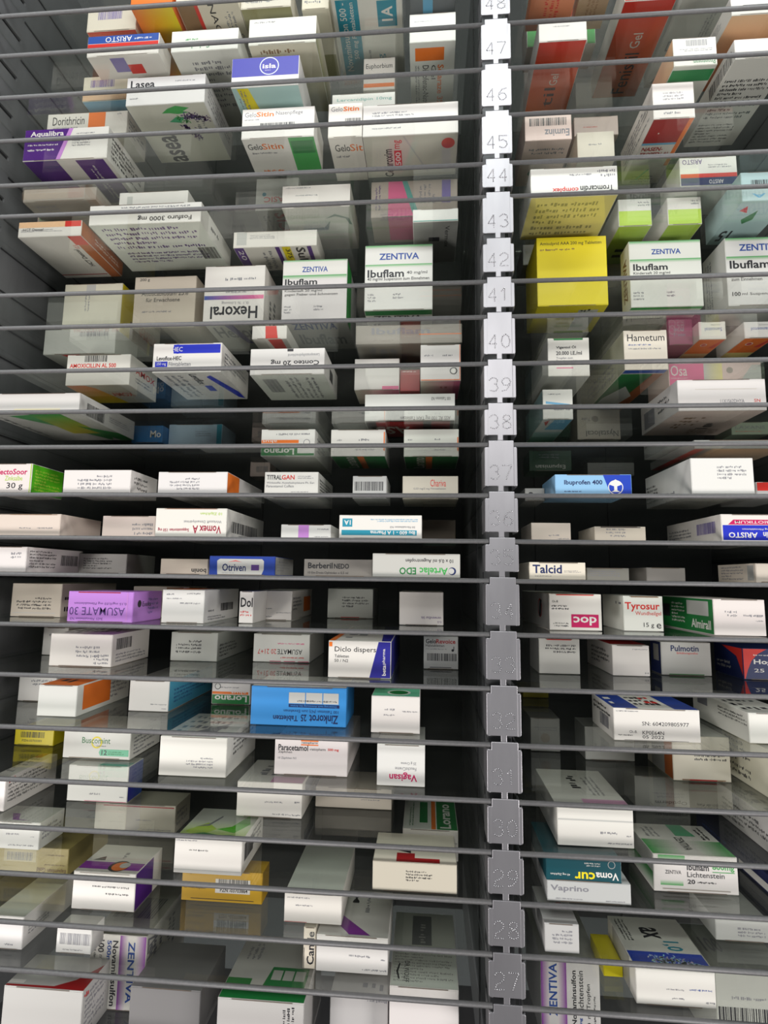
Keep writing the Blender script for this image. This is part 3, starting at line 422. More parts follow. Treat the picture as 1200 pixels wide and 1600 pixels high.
('wide white carton with dark red underside, left shelf under number 39', -82.3, 35.1, 59.5, 149.5, 204.1, 240.2, 'w', 'F t .4 .02 .95 .2 dk 180 ASS AL 100 mg TAH Tabletten;F t .74 .75 .95 .87 dk 180 100 Tabletten N3;B r 0 0 1 1 dk;B r .12 .1 .65 .95 dr;B r .74 .5 .95 .95 dr;B T .1 .3 .5 .7 w 180 ASS', {}),
('narrow white carton with light blue print, right shelf under number 39', 146.3, 183.8, 59.2, 179.2, 204.1, 243.7, 'w', 'F T .32 .3 .9 .45 gr 180 EMSER;F l .1 .8 .6 .87 gr 1 180;F p lb .1 .6 .9 .5 .9 .45 .1 .52;B p rd .1 .9 .25 .98 .25 .75;B p lb .3 .6 1 .6 1 .98 .4 .98;B g 0 0 1 .5 gd lt v', {'L': 'lt'}),
('large white carton with pinkish underside, right shelf under number 39', 299.0, 399.6, 28.9, 142.0, 204.1, 242.8, 'w', 'F t .48 .24 .75 .36 gr 0 11X1S62DHYA;F t .86 .26 .93 .36 rd 0 SN;F r .2 .68 .9 .69 be;B l .5 .3 .75 .6 dk 1 60;B l .2 .3 .5 .8 br 4 0;B l .5 .1 .9 .3 br 3 0;L r .1 .1 .4 .7 gr;L l .5 .3 .8 .8 dk 3 0', {'B': 'pk'}),
('tan carton with upside-down lettering behind the narrow white one, right shelf under number 39', 216.6, 277.0, 161.5, 206.5, 204.1, 248.9, 'be', 'F t .2 .1 .95 .35 dk 180 Nystalocal;F t .1 .62 .5 .75 gr 180 20 g Tube;F c .42 .68 .1 tp', {}),
('grey-green carton with grey lettering, right shelf under number 39', 418.2, 467.7, 140.0, 185.0, 204.1, 222.2, 'gn3', 'F t .1 .45 .9 .7 gr 0 LAXANS;F l .1 .2 .9 .3 rd 1 0', {}),
('white and green carton with upside-down white lettering, left shelf under number 38', -221.1, -148.5, 65.9, 199.5, 159.2, 195.7, 'w', 'F r 0 0 1 .1 gd;F r 0 0 .68 .33 gd;F T .06 .05 .62 .28 w 180 Lorano;F r .0 .48 .7 .6 or;F t .02 .49 .3 .59 w 180 akut;F l .1 .75 .9 .87 gr 1 180;F c .85 .5 .12 gr;F c .85 .5 .1 w;R l .1 .2 .5 .8 gr 4 0', {}),
('white carton with green and orange underside, left of its twin, left shelf under number 38', -127.6, -55.4, 68.6, 148.6, 159.2, 195.5, 'w', 'F l .1 .55 .2 .65 gr 1 180;F l .5 .55 .7 .68 gr 1 180;F l .45 .2 .8 .28 gr 1 180;B r 0 0 1 1 gd;B T .2 .1 .42 .95 w 90 Lorano;B r .48 0 .6 1 or;F r .97 .2 1 .9 or', {}),
('white carton with green and orange underside, nearest the post, left shelf under number 38', -31.2, 40.6, 71.5, 151.5, 159.2, 196.1, 'w', 'F l .05 .55 .15 .65 gr 1 180;F l .5 .55 .66 .68 gr 1 180;F l .5 .2 .75 .28 gr 1 180;B r 0 0 1 1 gd;B T .16 .1 .38 .95 w 90 Lorano;B r .4 0 .52 1 or;F r .97 .2 1 .7 or', {}),
('small pinkish carton with barcode, left shelf under number 38', -282.9, -250.5, 210.3, 245.3, 159.2, 183.1, 'pk', 'F b .3 .3 .9 .7 gr', {}),
('dark green carton with upside-down lettering, right shelf under number 38', 148.3, 208.6, 167.6, 217.6, 159.2, 189.6, 'dg2', 'F t .15 .1 .85 .35 w 180 Espumisan;F l .2 .6 .7 .85 gr 2 180', {}),
('grey carton, right shelf under number 38', 240.7, 308.9, 201.5, 241.5, 159.2, 178.8, 'gw2', 'F l .3 .3 .8 .7 gr 2 180', {}),
('flat grey carton with red stripe on its pale underside, right shelf under number 38', 317.7, 422.8, 34.7, 164.7, 159.2, 170.1, 'gw2', 'B g .2 0 1 1 gw pc v;B r .0 .0 .12 1 rd;B p dp .6 .3 .9 .6 .9 .2', {}),
('white carton with bright green striped side, left shelf under number 37', -550.4, -492.6, 5.0, 64.2, 99.4, 137.0, 'w', 'F T .2 .62 .9 .82 pr 0 FectoSoor;F t .4 .42 .8 .58 li 0 Zinksalbe;F t .45 .1 .82 .35 dk 0 30 g;F r .97 0 1 1 li;R r 0 0 1 1 li2;R l .1 .1 .9 .85 li 7 0', {}),
('white carton with faint upside-down stamped text, left shelf under number 37', -450.9, -363.9, 6.0, 72.1, 99.4, 128.9, 'w', 'F l .2 .15 .72 .8 gr 4 180;R l .1 .2 .6 .8 dk 3 180', {}),
('white carton with orange strip on its side, left shelf under number 37', -328.8, -241.9, 6.0, 145.7, 99.4, 126.4, 'w', 'F l .15 .15 .6 .75 gr 4 180;R r 0 0 .3 1 or;R l .5 .2 .7 .5 br 2 0', {}),
('white carton with bold black and red capital lettering, left shelf under number 37', -206.2, -137.2, 40.0, 145.9, 99.4, 132.9, 'w', 'F T .04 .7 .32 .88 dk 0 TITRAL;F T .32 .7 .56 .88 rd 0 GAN;F l .62 .72 .92 .86 gr 2 0;F t .04 .52 .94 .62 gr 0 Wirkstoffe: Acetylsalicylsäure Ph. Eur.;F t .04 .4 .55 .5 gr 0 Paracetamol Coffein;F l .5 .2 .9 .26 gr 1 0;R l .1 .2 .9 .8 dk 5 0', {}),
('small grey white carton with barcode, left shelf under number 37', -94.0, -51.1, 45.0, 115.0, 99.4, 128.6, 'gw', 'F b .06 .35 .92 .75 dk;F l .15 .1 .5 .2 gr 1 0', {}),
('pale carton with thin red script, left shelf under number 37', -31.3, 38.5, 50.0, 120.0, 99.4, 129.4, 'be', 'F t .5 .55 .78 .85 rd 0 Chariva;F t .2 .4 .78 .5 gr 0 0,03 mg/2 mg Filmtabletten;F l .1 .1 .3 .2 gr 1 0', {}),
('light and dark blue carton with round white tree emblem, right shelf under number 37', 147.0, 232.7, 6.0, 76.0, 99.4, 122.9, 'lb3', 'F p bb2 .63 1 1 1 1 0 .72 0;F T .12 .42 .62 .72 nv 0 Ibuprofen 400;F l .12 .1 .4 .2 nv 1 0;F c .79 .35 .36 w;F c .79 .35 .32 bb2;F p w .7 .5 .79 .75 .88 .5 .81 .4 .81 .2 .85 .12 .73 .12 .77 .2 .77 .4', {}),
('white carton with grey stamped lines, right shelf under number 37', 298.0, 365.7, 5.0, 134.5, 99.4, 141.5, 'w', 'F l .42 .4 .9 .8 gr 4 0;L l .02 .1 .3 .7 dk 5 0;L l .4 .1 .7 .3 gr 1 0', {}),
('red and grey carton at the photo edge, right shelf under number 37', 382.0, 423.0, 30.0, 110.0, 99.4, 118.5, 'gw', 'F r 0 .45 1 1 rd', {}),
('small grey carton beside the post, right shelf under number 37', 122.0, 146.4, 60.0, 120.0, 99.4, 115.7, 'gw2', 'F c .3 .5 .2 dk', {}),
('beige carton beside the side wall, left shelf under number 36', -548.3, -453.1, 10.0, 94.8, 46.6, 74.1, 'pk3', 'F l .4 .3 .6 .4 gr 1 180;F l .68 .3 .9 .4 gr 1 180;F r .3 .95 .95 .99 br;R l .3 .0 .8 .15 dk 1 0', {}),
('pale carton with stamped text behind its neighbour, left shelf under number 36', -410.7, -340.9, 30.0, 110.0, 46.6, 74.5, 'pk3', 'F l .55 .1 .95 .7 gr 3 180', {}),
('white carton with crimson upside-down lettering, left shelf under number 36', -328.7, -240.2, 6.0, 154.6, 46.6, 81.5, 'w', 'F T .53 .12 .93 .4 cr 180 Vomex A;F T .04 .18 .48 .32 cr 180 Suppositorien 150 mg;F t .4 .48 .93 .6 gr 180 Wirkstoff: Dimenhydrinat;F t .63 .76 .93 .88 li 180 10 Zäpfchen;F r .12 .97 .85 1 bo;R b .12 .2 .8 .6 dk;R l .3 .1 .6 .16 gr 1 0', {}),
('white carton with lilac strip, left shelf under number 36', -177.1, -115.8, 20.0, 82.3, 46.6, 64.0, 'w', 'F r .35 0 .56 1 pl;F l .65 .6 .95 .75 gr 1 180;F l .6 .1 .95 .2 gr 1 180', {}),
('white carton with teal band and teal square at its end, left shelf under number 36', -103.9, -6.4, 8.0, 88.0, 46.6, 74.5, 'w', 'F r .03 .14 .94 .36 te;F T .38 .17 .92 .33 w 180 Ibu 600 - 1 A Pharma;F r .04 .5 .16 .85 te;F T .06 .58 .14 .78 w 180 1A;F l .38 .7 .95 .85 lb 2 180;F t .62 .45 .92 .53 gr 180 50 Filmtabletten N3;F r .12 .97 .86 .99 bo', {}),
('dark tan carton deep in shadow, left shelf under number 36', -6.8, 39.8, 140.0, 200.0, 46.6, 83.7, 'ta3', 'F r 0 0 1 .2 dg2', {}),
('grey beige carton with short stamped line, right shelf under number 36', 123.4, 169.5, 30.0, 101.0, 46.6, 69.0, 'be', 'F l .35 .25 .7 .4 gr 1 180;F l .6 .1 .95 .2 gr 1 180', {}),
('pale carton with stamped lines beside the post bay middle, right shelf under number 36', 198.3, 257.1, 35.0, 105.0, 46.6, 65.6, 'be', 'F l .2 .3 .6 .9 gr 3 180;F r .12 .92 .9 .97 dk', {}),
('white carton with pink strip and blue panel, right shelf under number 36', 328.8, 402.3, 8.0, 147.0, 46.6, 77.8, 'w', 'F r .02 .06 1 .6 bb;F t .6 .65 .98 .8 w 0 .;F p pr .1 .62 1 .62 1 .8 .18 .8;F t .2 .66 .98 .76 w 180 ANTIBIOTIKUM;F T .1 .14 .52 .34 w 180 ARISTO;F T .6 .14 .98 .36 w 180 Amoxicillin;F t .3 .42 .8 .5 w 180 500 mg Filmtabletten;L b .6 .35 .92 .78 pu;L l .05 .3 .5 .7 gr 3 0', {}),
('white carton with long text-covered side, left shelf under number 35', -541.9, -491.6, 8.0, 118.3, 1.9, 32.9, 'w', 'F l .6 .5 .9 .8 gr 2 0;R l .05 .15 .5 .9 dk 6 0;R b .58 .3 .9 .75 dk', {}),
('dim grey carton with text rows, left shelf under number 35', -491.0, -420.5, 110.0, 190.0, 1.9, 29.6, 'gw2', 'F l .1 .2 .7 .8 dk 5 0', {}),
('dim beige carton with upside-down lettering, left shelf under number 35', -345.9, -282.4, 60.0, 120.0, 1.9, 22.2, 'be', 'F T .66 .08 .97 .38 dk 180 bonin', {}),
('blue carton with rounded white panel, left shelf under number 35', -264.5, -182.7, 20.0, 108.9, 1.9, 24.9, 'bb3', 'F p gw .13 0 .8 0 .83 .3 .83 .75 .8 .85 .16 .85 .12 .75;F T .2 .2 .56 .6 nv 0 Otriven;F p rd .28 .68 .4 .78 .5 .68 .4 .73;F r .64 .25 .76 .55 dp;F l .2 .08 .4 .14 gr 1 0;R r 0 0 1 1 gw2;R l .1 .2 .8 .8 gr 4 0', {}),
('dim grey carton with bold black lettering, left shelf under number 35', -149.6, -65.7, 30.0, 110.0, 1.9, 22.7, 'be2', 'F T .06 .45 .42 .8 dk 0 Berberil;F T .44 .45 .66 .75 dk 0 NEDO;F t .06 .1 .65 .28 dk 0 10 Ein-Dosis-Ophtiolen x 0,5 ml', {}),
('white carton with green upside-down lettering, left shelf under number 35', -63.3, 38.0, 6.0, 86.0, 1.9, 29.5, 'gw', 'F T .54 .12 .86 .42 gn 180 Artelac;F T .31 .12 .5 .42 gd 180 EDO;F c .91 .28 .16 nv;F c .9 .28 .12 gw;F t .38 .62 .92 .82 dk 180 10 x 0,6 ml Augentropfen', {}),
('cream carton with bold navy lettering, right shelf under number 35', 116.3, 179.0, 8.0, 88.0, 1.9, 21.5, 'c', 'F T .06 .35 .58 .85 nv 0 Talcid;F l .62 .4 .92 .55 gr 2 0;F l .1 .15 .4 .24 gr 1 0', {}),
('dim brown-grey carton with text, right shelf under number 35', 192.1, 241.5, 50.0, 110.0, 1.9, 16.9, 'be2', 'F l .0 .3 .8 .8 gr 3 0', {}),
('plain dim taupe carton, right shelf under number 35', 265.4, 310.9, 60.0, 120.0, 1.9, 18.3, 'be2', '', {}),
('pale carton with long grey text-covered side, right shelf under number 35', 363.6, 406.7, 10.0, 89.3, 1.9, 23.1, 'be', 'L l .1 .1 .7 .9 gr 5 0;L r .8 .1 .95 .9 gw2', {}),
('cream carton with stamped code and plain long side, left shelf under number 34', -563.0, -491.6, 80.2, 209.3, -57.5, -13.0, 'be', 'F l .1 .2 .8 .6 dk 4 180;F r .05 .1 .9 .12 gw;R l .05 .1 .2 .7 dk 2 0', {}),
('lilac carton with large upside-down lettering, left shelf under number 34', -440.8, -357.2, 19.8, 91.7, -57.5, -20.4, 'lc', 'F t .03 .22 .88 .48 dp 180 ASUMATE 30;F t .1 .56 .9 .66 dp 180 0,15 mg/0,03 mg Filmtabletten;F t .05 .06 .55 .14 dp 180 3x21 Filmtabletten N3;F r .15 .95 .8 .98 dr;F r .9 0 .92 1 pl;R c .2 .6 .12 dk;R t .3 .5 .6 .66 dk 0 Exelta;R l .5 .2 .9 .8 pu 4 0', {}),
('dim beige carton behind the lilac one, left shelf under number 34', -407.8, -327.8, 110.0, 170.0, -57.5, -15.2, 'be', 'F r .6 .85 .9 1 br', {}),
('white carton with barcode on its side, left shelf under number 34', -327.2, -273.4, 32.6, 155.5, -57.5, -17.0, 'w', 'F l .1 .82 .3 .9 gr 1 0;F l .1 .7 .5 .76 gr 1 0;F l .4 .55 .9 .63 gr 1 180;F l .5 .85 .9 .92 gr 1 180;T r .1 .1 .6 .8 or;R b .45 .3 .82 .55 dk;R l .1 .3 .3 .4 gr 1 0;R l .1 .05 .6 .2 gr 2 0', {}),
('narrow white carton with black lettering, left shelf under number 34', -235.1, -217.0, 50.0, 106.3, -57.5, -18.1, 'w', 'F T .1 .5 .95 .8 dk 0 Dol;F l .1 .2 .9 .4 rd 2 0', {}),
('white carton with orange patch on its side, left shelf under number 34', -236.1, -182.1, 107.3, 236.7, -57.5, -18.1, 'w', 'F l .1 .35 .5 .42 gr 1 180;F l .1 .08 .5 .15 gr 1 180;F l .5 .22 .98 .28 gr 1 180;R r .55 .2 .9 .75 or;R l .05 .3 .45 .8 gr 4 0', {}),
('grey white carton with red lower edge, left shelf under number 34', -144.9, -78.0, 172.1, 262.1, -57.5, -15.1, 'gw', 'F l .32 .35 .92 .75 dk 4 0;F r .3 .0 .7 .04 dr', {}),
('almost blank white carton nearest the post, left shelf under number 34', -34.9, 21.0, 74.8, 154.8, -57.5, -15.9, 'w', 'F t .5 .18 .95 .26 dp 180 verwendbar bis;F t .86 .07 .96 .13 dp 180 Ch.-B.', {}),
('white carton with magenta patch and red ring on its side, right shelf under number 34', 145.8, 206.8, 46.4, 233.7, -57.5, -14.7, 'w', 'F r .42 .08 .94 .44 pr;F T .46 .14 .9 .38 w 180 doc;F l .06 .08 .36 .22 dk 2 180;F t .06 .76 .18 .82 dk 0 Ch.-B.;F l .05 .55 .4 .7 dk 2 0;F r .14 .96 .85 .99 rd;L c .72 .55 .28 rd;L c .72 .55 .22 gw;L p dk .68 .3 .74 .3 .78 .8 .72 .8', {}),
('white carton with bold red lettering, right shelf under number 34', 235.1, 281.0, 55.8, 133.4, -57.5, -16.0, 'w', 'F T .04 .55 .92 .82 rd 0 Tyrosur;F t .3 .42 .95 .56 rd 0 Wundheilgel;F t .5 .08 .76 .24 dk 0 15 g;F t .82 .08 .94 .22 dk 0 e;F r .2 .96 .9 1 br;L l .6 .75 .95 .9 gr 2 90', {}),
('white carton with green side and pale label window, right shelf under number 34', 321.7, 377.2, 21.6, 153.7, -57.5, -17.2, 'w', 'F l .2 .5 .45 .7 gr 2 180;F l .55 .5 .95 .6 gr 1 180;F l .8 .38 .95 .44 gr 1 180;L r 0 0 1 1 gd;L r .52 .5 .92 .92 gw;L T .6 .12 .95 .38 w 0 Almirall;L r .0 .35 .16 .75 dk;L l .2 .2 .48 .85 w 6 0', {}),
('white carton with dark text on its lid, left shelf under number 33', -481.7, -398.7, 51.8, 145.3, -116.2, -75.6, 'w', 'F l .4 .25 .8 .65 gr 3 180;F l .7 .05 .95 .4 gr 3 180;R b .1 .5 .5 .85 dk;R l .1 .1 .9 .4 gr 3 0;T l .1 .1 .9 .9 dk 4 0', {}),
('dim white carton in the back corner, left shelf under number 33', -556.2, -518.1, 140.0, 190.0, -116.2, -77.2, 'w', 'F l .2 .5 .8 .8 gr 2 180', {}),
('grey white carton with stamped text and dark side text, left shelf under number 33', -353.6, -287.1, 119.6, 275.9, -116.2, -77.3, 'gw', 'F l .1 .25 .65 .75 dk 4 180;R l .05 .1 .5 .6 dk 4 0', {}),
('white carton with red upside-down lettering and magenta base line, left shelf under number 33', -240.0, -160.7, 130.5, 236.4, -116.2, -78.1, 'w', 'F t .43 .28 .87 .46 dk 180 ASUMATE;F t .08 .28 .41 .46 rd 180 20 21+7;F l .4 .12 .9 .2 rd 1 180;F l .3 .62 .9 .7 pi 1 180;F r .3 -.0 .5 .04 pr;F r .55 -.0 .75 .04 pr;F r .8 -.0 1 .04 pr', {}),
('white and violet-blue carton with orange corner, left shelf under number 33', -116.1, -41.6, 26.7, 228.4, -116.2, -73.5, 'w', 'F p nv2 .66 0 1 0 1 1 .8 1;F t .1 .66 .76 .84 dk 0 Diclo dispers;F t .1 .54 .33 .62 dk 0 Tabletten;F t .1 .42 .32 .5 dk 0 50 / N2;F T .86 .08 .92 .36 w 90 beta;F t .86 .38 .92 .8 w 90 pharma;F r 0 .84 .06 .96 or;T r 0 .0 .1 .9 or;T l .2 .1 .7 .8 gr 4 0;T p nv2 .85 0 1 0 1 1 .7 1;R r 0 0 1 1 nv2', {}),
('grey white carton with barcode and tiny music note, left shelf under number 33', -3.9, 41.3, 108.2, 188.2, -116.2, -74.3, 'gw', 'F T .06 .78 .36 .92 dk 0 Gelo;F T .36 .78 .92 .92 dr 0 Revoice;F t .06 .68 .6 .76 dk 0 Halstabletten;F l .06 .58 .7 .64 gr 1 0;F b .1 .25 .96 .48 dk;F c .84 .58 .04 dk;F r .86 .58 .88 .7 dk;F r .18 .04 .8 .06 dk', {}),
('white carton with code lines and red lid edge, right shelf under number 33', 142.5, 193.4, 96.3, 158.3, -116.2, -72.5, 'w', 'F l .15 .58 .9 .85 dk 3 180;T r .2 0 .8 1 rd;F r .2 .96 .8 1 rd', {}),
('white carton with dark text on its left side, right shelf under number 33', 233.2, 278.4, 95.7, 205.4, -116.2, -78.6, 'w', 'F l .5 .84 .95 .9 gr 1 180;F l .82 .06 .96 .14 gr 1 180;L l .2 .2 .9 .8 dk 4 0;T r 0 .1 1 1 dr', {}),
('grey white carton with navy lettering, right shelf under number 33', 298.8, 360.0, 111.5, 144.3, -116.2, -74.8, 'gw', 'F T .2 .72 .76 .9 nv 0 Pulmotin;F t .32 .62 .74 .7 rd 0 Erkältungssalbe;L r 0 0 1 1 nv;L r .3 .4 .8 .9 gw2;F r .15 0 .85 .04 gd', {}),
('navy carton with red curved corner and white lettering, right shelf under number 33', 388.8, 451.7, 93.7, 161.4, -116.2, -78.6, 'nv', 'F p rd 0 0 .03 0 .08 .3 .16 .6 .28 .82 .45 1 0 1;F T .2 .45 .8 .65 w 0 Hoggar;F t .2 .2 .7 .35 w 0 25 mg;F l .2 .75 .7 .82 w 1 0;L p rd .3 1 1 1 1 .1 .8 .7;L l .1 .2 .6 .5 gw 2 0', {}),
('small white carton behind the orange-patched one, left shelf under number 32', -567.3, -512.0, 114.7, 164.7, -175.5, -141.9, 'w', 'F l .3 .6 .9 .9 gr 2 180;F l .8 .1 1 .2 gr 1 180', {}),
('blank white carton with orange patch on its side, left shelf under number 32', -484.2, -433.1, 40.9, 161.8, -175.5, -137.8, 'w', 'T r .0 .0 1 1 or;T l .2 .1 .8 .9 dk 3 0;R r .1 .15 .6 .95 or;R l .6 .2 .95 .8 gr 4 0', {}),
('white carton with light blue side, left shelf under number 32', -387.8, -334.1, 81.2, 225.9, -175.5, -136.8, 'w', 'F l .5 .2 .95 .26 gr 1 180;F l .8 .06 .95 .12 gr 1 180;R r 0 0 1 1 lb4;R l .1 .2 .9 .7 bl 4 0', {}),
('half hidden white and green carton beside the blue one, left shelf under number 32', -297.6, -243.0, 134.3, 204.3, -175.5, -147.2, 'w', 'F r 0 0 .98 .45 gd;F T .08 .12 .92 .42 w 180 Lorano;F r .0 .48 .95 .6 or;F t .5 .5 .9 .6 w 180 akut;F l .1 .75 .7 .85 gr 1 180;F c .15 .85 .15 dk;F c .15 .85 .12 w', {}),
('large blue carton with white tablet schedule panel, left shelf under number 32', -210.7, -94.9, 37.2, 108.7, -175.5, -130.5, 'bl3', 'F T .62 .08 .92 .3 nv 180 Zinkorot;F T .53 .12 .59 .3 nv 180 25;F T .24 .12 .5 .26 nv 180 Tabletten;F t .35 .34 .92 .44 nv 180 100 Tabletten (N3) zum Einnehmen;F r .4 .48 .93 .56 nv;F t .42 .49 .9 .55 bl3 180 Dosierung nach Anweisung des Arztes;F r .4 .58 .57 .86 gw;F r .58 .58 .75 .86 gw;F r .76 .58 .92 .86 gw;F l .42 .61 .9 .68 dk 1 180;T r 0 0 1 1 w', {}),
('white carton with green lid, left shelf under number 32', -63.4, -7.4, 21.6, 91.6, -175.5, -134.4, 'w', 'F l .2 .58 .48 .68 gr 1 180;F l .2 .45 .48 .52 gr 1 180;F l .62 .56 .95 .62 gr 1 180;T r 0 0 1 1 mi;T c .55 .3 .25 w;T c .55 .3 .2 gd', {}),
('dark yellow carton deep beside the post, right shelf under number 32', 146.3, 184.5, 242.7, 302.7, -175.5, -163.3, 'ye2', '', {}),
('white carton with navy and white lid and long serial line, right shelf under number 32', 209.9, 303.2, 26.7, 107.9, -175.5, -140.4, 'w', 'F t .33 .48 .87 .6 dk 0 SN: 604209805977;F t .33 .2 .58 .32 dk 0 KP0E64N;F t .33 .08 .58 .18 dk 0 05 2022;F t .18 .24 .27 .32 dk 0 Ch.-B.;F l .05 .14 .28 .2 dk 1 0;F l .03 .88 .35 .94 gr 1 0;F r .12 .02 .86 .03 dk;T r 0 0 .3 1 nv3;T r .72 0 1 1 nv3;T l .33 .2 .7 .8 dk 3 0;T l .5 .3 .75 .8 rd 2 0;T l .05 .2 .25 .8 w 2 0;L b .4 .2 .8 .6 gr;L l .1 .6 .9 .9 dk 2 0', {}),
('large white carton with dark printed lid, right shelf under number 32', 358.4, 409.1, 33.7, 162.7, -175.5, -142.6, 'w', 'T l .1 .1 .9 .9 dk 5 0;L l .5 .5 .98 .85 dk 3 0;L r .1 .6 .3 .95 gr;F l .7 .6 .95 .8 gr 2 0', {}),
('bright yellow carton with barcode, left shelf under number 31', -565.7, -509.1, 113.9, 173.9, -233.8, -212.8, 'ye', 'F b .15 .48 .76 .85 dk;F t .2 .22 .7 .36 dk 0 PZN-03703301;F r .1 .04 .9 .06 dk', {}),
('white carton with green strip and yellow ring mark, left shelf under number 31', -466.1, -376.2, 71.3, 150.2, -233.8, -200.1, 'w', 'F c .5 .6 .22 ye;F c .5 .6 .16 w;F t .28 .56 .7 .78 gd 0 Buscomint;F p mi .56 .12 .98 .12 .98 .36 .56 .36 .54 .24;F T .58 .15 .66 .33 dk 0 12;F l .68 .16 .92 .3 gd 2 0;F l .5 .44 .68 .5 gr 1 0;F r .1 .01 .85 .04 br;R l .1 .1 .8 .8 gr 5 0', {}),
('white carton with stamped grey lines and broad lid, left shelf under number 31', -315.2, -233.6, 25.6, 136.3, -233.8, -189.2, 'w', 'F l .4 .2 .8 .5 gr 4 180;R l .2 .4 .9 .9 dk 4 0;T l .1 .1 .9 .9 gr 4 0;T p gr .3 .1 .7 .1 .8 .6', {}),
('white carton with black and red lettering and orange-lined mark, left shelf under number 31', -181.5, -93.2, 45.2, 170.2, -233.8, -193.0, 'w', 'F T .05 .68 .46 .85 dk 0 Paracetamol;F t .48 .68 .7 .78 dk 0 -ratiopharm;F T .73 .69 .88 .78 rd 0 500 mg;F t .05 .59 .24 .67 dk 0 Zäpfchen;F t .05 .42 .3 .5 gr 0 10 Zäpfchen N1;F r .36 .95 .6 .99 or;F r .36 .84 .6 .87 or;F t .37 .875 .59 .945 dk 0 ratiopharm', {}),
('squarish white carton with crimson upside-down word nearest post, left shelf under number 31', -56.1, -1.3, 24.2, 104.2, -233.8, -188.5, 'w', 'F T .26 .12 .84 .34 pr 180 Vagisan;F t .38 .38 .82 .46 gr 180 FeuchtCreme;F t .5 .52 .82 .6 gr 180 25 g Creme', {}),
('pale grey narrow carton deep beside the post, right shelf under number 31', 144.8, 184.9, 176.5, 236.5, -233.8, -189.4, 'gw2', 'F l .1 .6 .9 .75 gr 2 180;F c .5 .4 .14 tp', {}),
('blank dim white carton, right shelf under number 31', 210.5, 274.0, 147.5, 197.5, -233.8, -191.5, 'gw', '', {}),
('cream carton with brown side strip and red base line, right shelf under number 31', 294.8, 361.0, 81.8, 159.3, -233.8, -182.6, 'c', 'F l .38 .45 .95 .7 dk 3 0;F r .15 .02 .9 .04 br;F r .28 .0 .75 .04 dr;L r .7 0 1 1 bo;L r .2 0 .7 1 gw2;L l .3 .3 .6 .8 gr 2 0;T r 0 0 1 1 gw', {}),
('large cream carton with text-covered left side at the photo edge, right shelf under number 31', 376.5, 427.2, 26.5, 128.7, -233.8, -181.1, 'c', 'L l .05 .1 .6 .9 dk 6 0', {}),
('white carton with text-covered side and red lid end, left shelf under number 30', -529.6, -507.4, 30.0, 122.8, -285.2, -246.5, 'w', 'R l .05 .2 .8 .9 dk 6 0;R t .05 .8 .2 .95 rd 0 AL;T l .1 .2 .8 .8 gr 5 0;T r 0 .8 .5 1 dr;T r .6 0 1 .6 w', {}),
('white carton with blue and violet side, left shelf under number 30', -455.2, -375.5, 70.2, 106.4, -285.2, -241.4, 'w', 'F l .35 .44 .6 .52 gr 1 180;F l .65 .44 .95 .52 gr 1 180;F l .35 .18 .55 .26 gr 1 180;F l .85 .12 .95 .18 gr 1 180;F r .3 0 1 .03 pr;R g 0 0 1 1 nv2 bl h;T r .5 .0 1 .4 tg', {}),
('white carton with pale pink lid strip, left shelf under number 30', -227.3, -147.5, 50.4, 130.2, -285.2, -245.3, 'w', 'F l .4 .4 .7 .48 gr 1 180;F l .86 .42 .96 .5 gr 1 180;F l .5 .06 .98 .14 gr 1 180;T r .5 .0 1 .25 pi3;T l .2 .3 .6 .8 gr 2 60;R r .2 .5 .9 .9 gr', {}),
('dim beige carton deep on the shelf, left shelf under number 30', -138.5, -42.5, 87.7, 147.7, -285.2, -260.9, 'be', 'F l .6 .4 .9 .5 gr 1 0', {}),
('large white carton with pink lid band, right shelf under number 30', 143.5, 224.3, 18.3, 140.1, -285.2, -245.2, 'w', 'F r 0 .66 1 .7 gw;F l .45 .32 .78 .42 gr 1 180;F l .88 .28 .96 .34 gr 1 180;F l .6 .08 .97 .14 gr 1 180;T r .4 .03 1 .2 pi3;T l .35 .3 .55 .8 dk 1 270;T l .6 .3 .8 .8 gr 3 90;L l .3 .5 .8 .6 gr 1 0', {}),
('dim grey carton with faint upside-down lettering, right shelf under number 30', 268.4, 335.9, 136.1, 176.1, -285.2, -247.7, 'gw2', 'F t .37 .1 .95 .25 dk 180 Optiderm;F l .3 .3 .9 .5 gr 2 180', {}),
('grey carton with text-covered side beyond the green-lidded one, right shelf under number 30', 365.7, 413.1, 7.8, 127.1, -285.2, -247.6, 'gw', 'L l .1 .1 .9 .7 dk 4 0;T l .2 .2 .8 .8 gr 3 0', {}),
('white carton with violet curve on its lid, left shelf under number 29', -537.7, -470.6, 46.7, 92.0, -334.7, -303.1, 'w', 'F l .3 .5 .6 .6 gr 1 180;F l .8 .45 .9 .5 gr 1 180;F l .4 .1 .9 .2 gr 1 180;R l .1 .3 .9 .8 gr 3 0;T p vi2 .2 .5 .35 .5 .5 .15 .75 .1 .4 .1', {}),
('taupe carton with red base line, left shelf under number 29', -436.9, -326.8, 105.4, 150.7, -334.7, -299.9, 'be', 'F l .5 .4 .7 .48 gr 1 180;F l .5 .08 .95 .15 gr 1 180;F r .1 .9 .98 .94 dr;R l .1 .2 .8 .8 gr 3 0', {}),
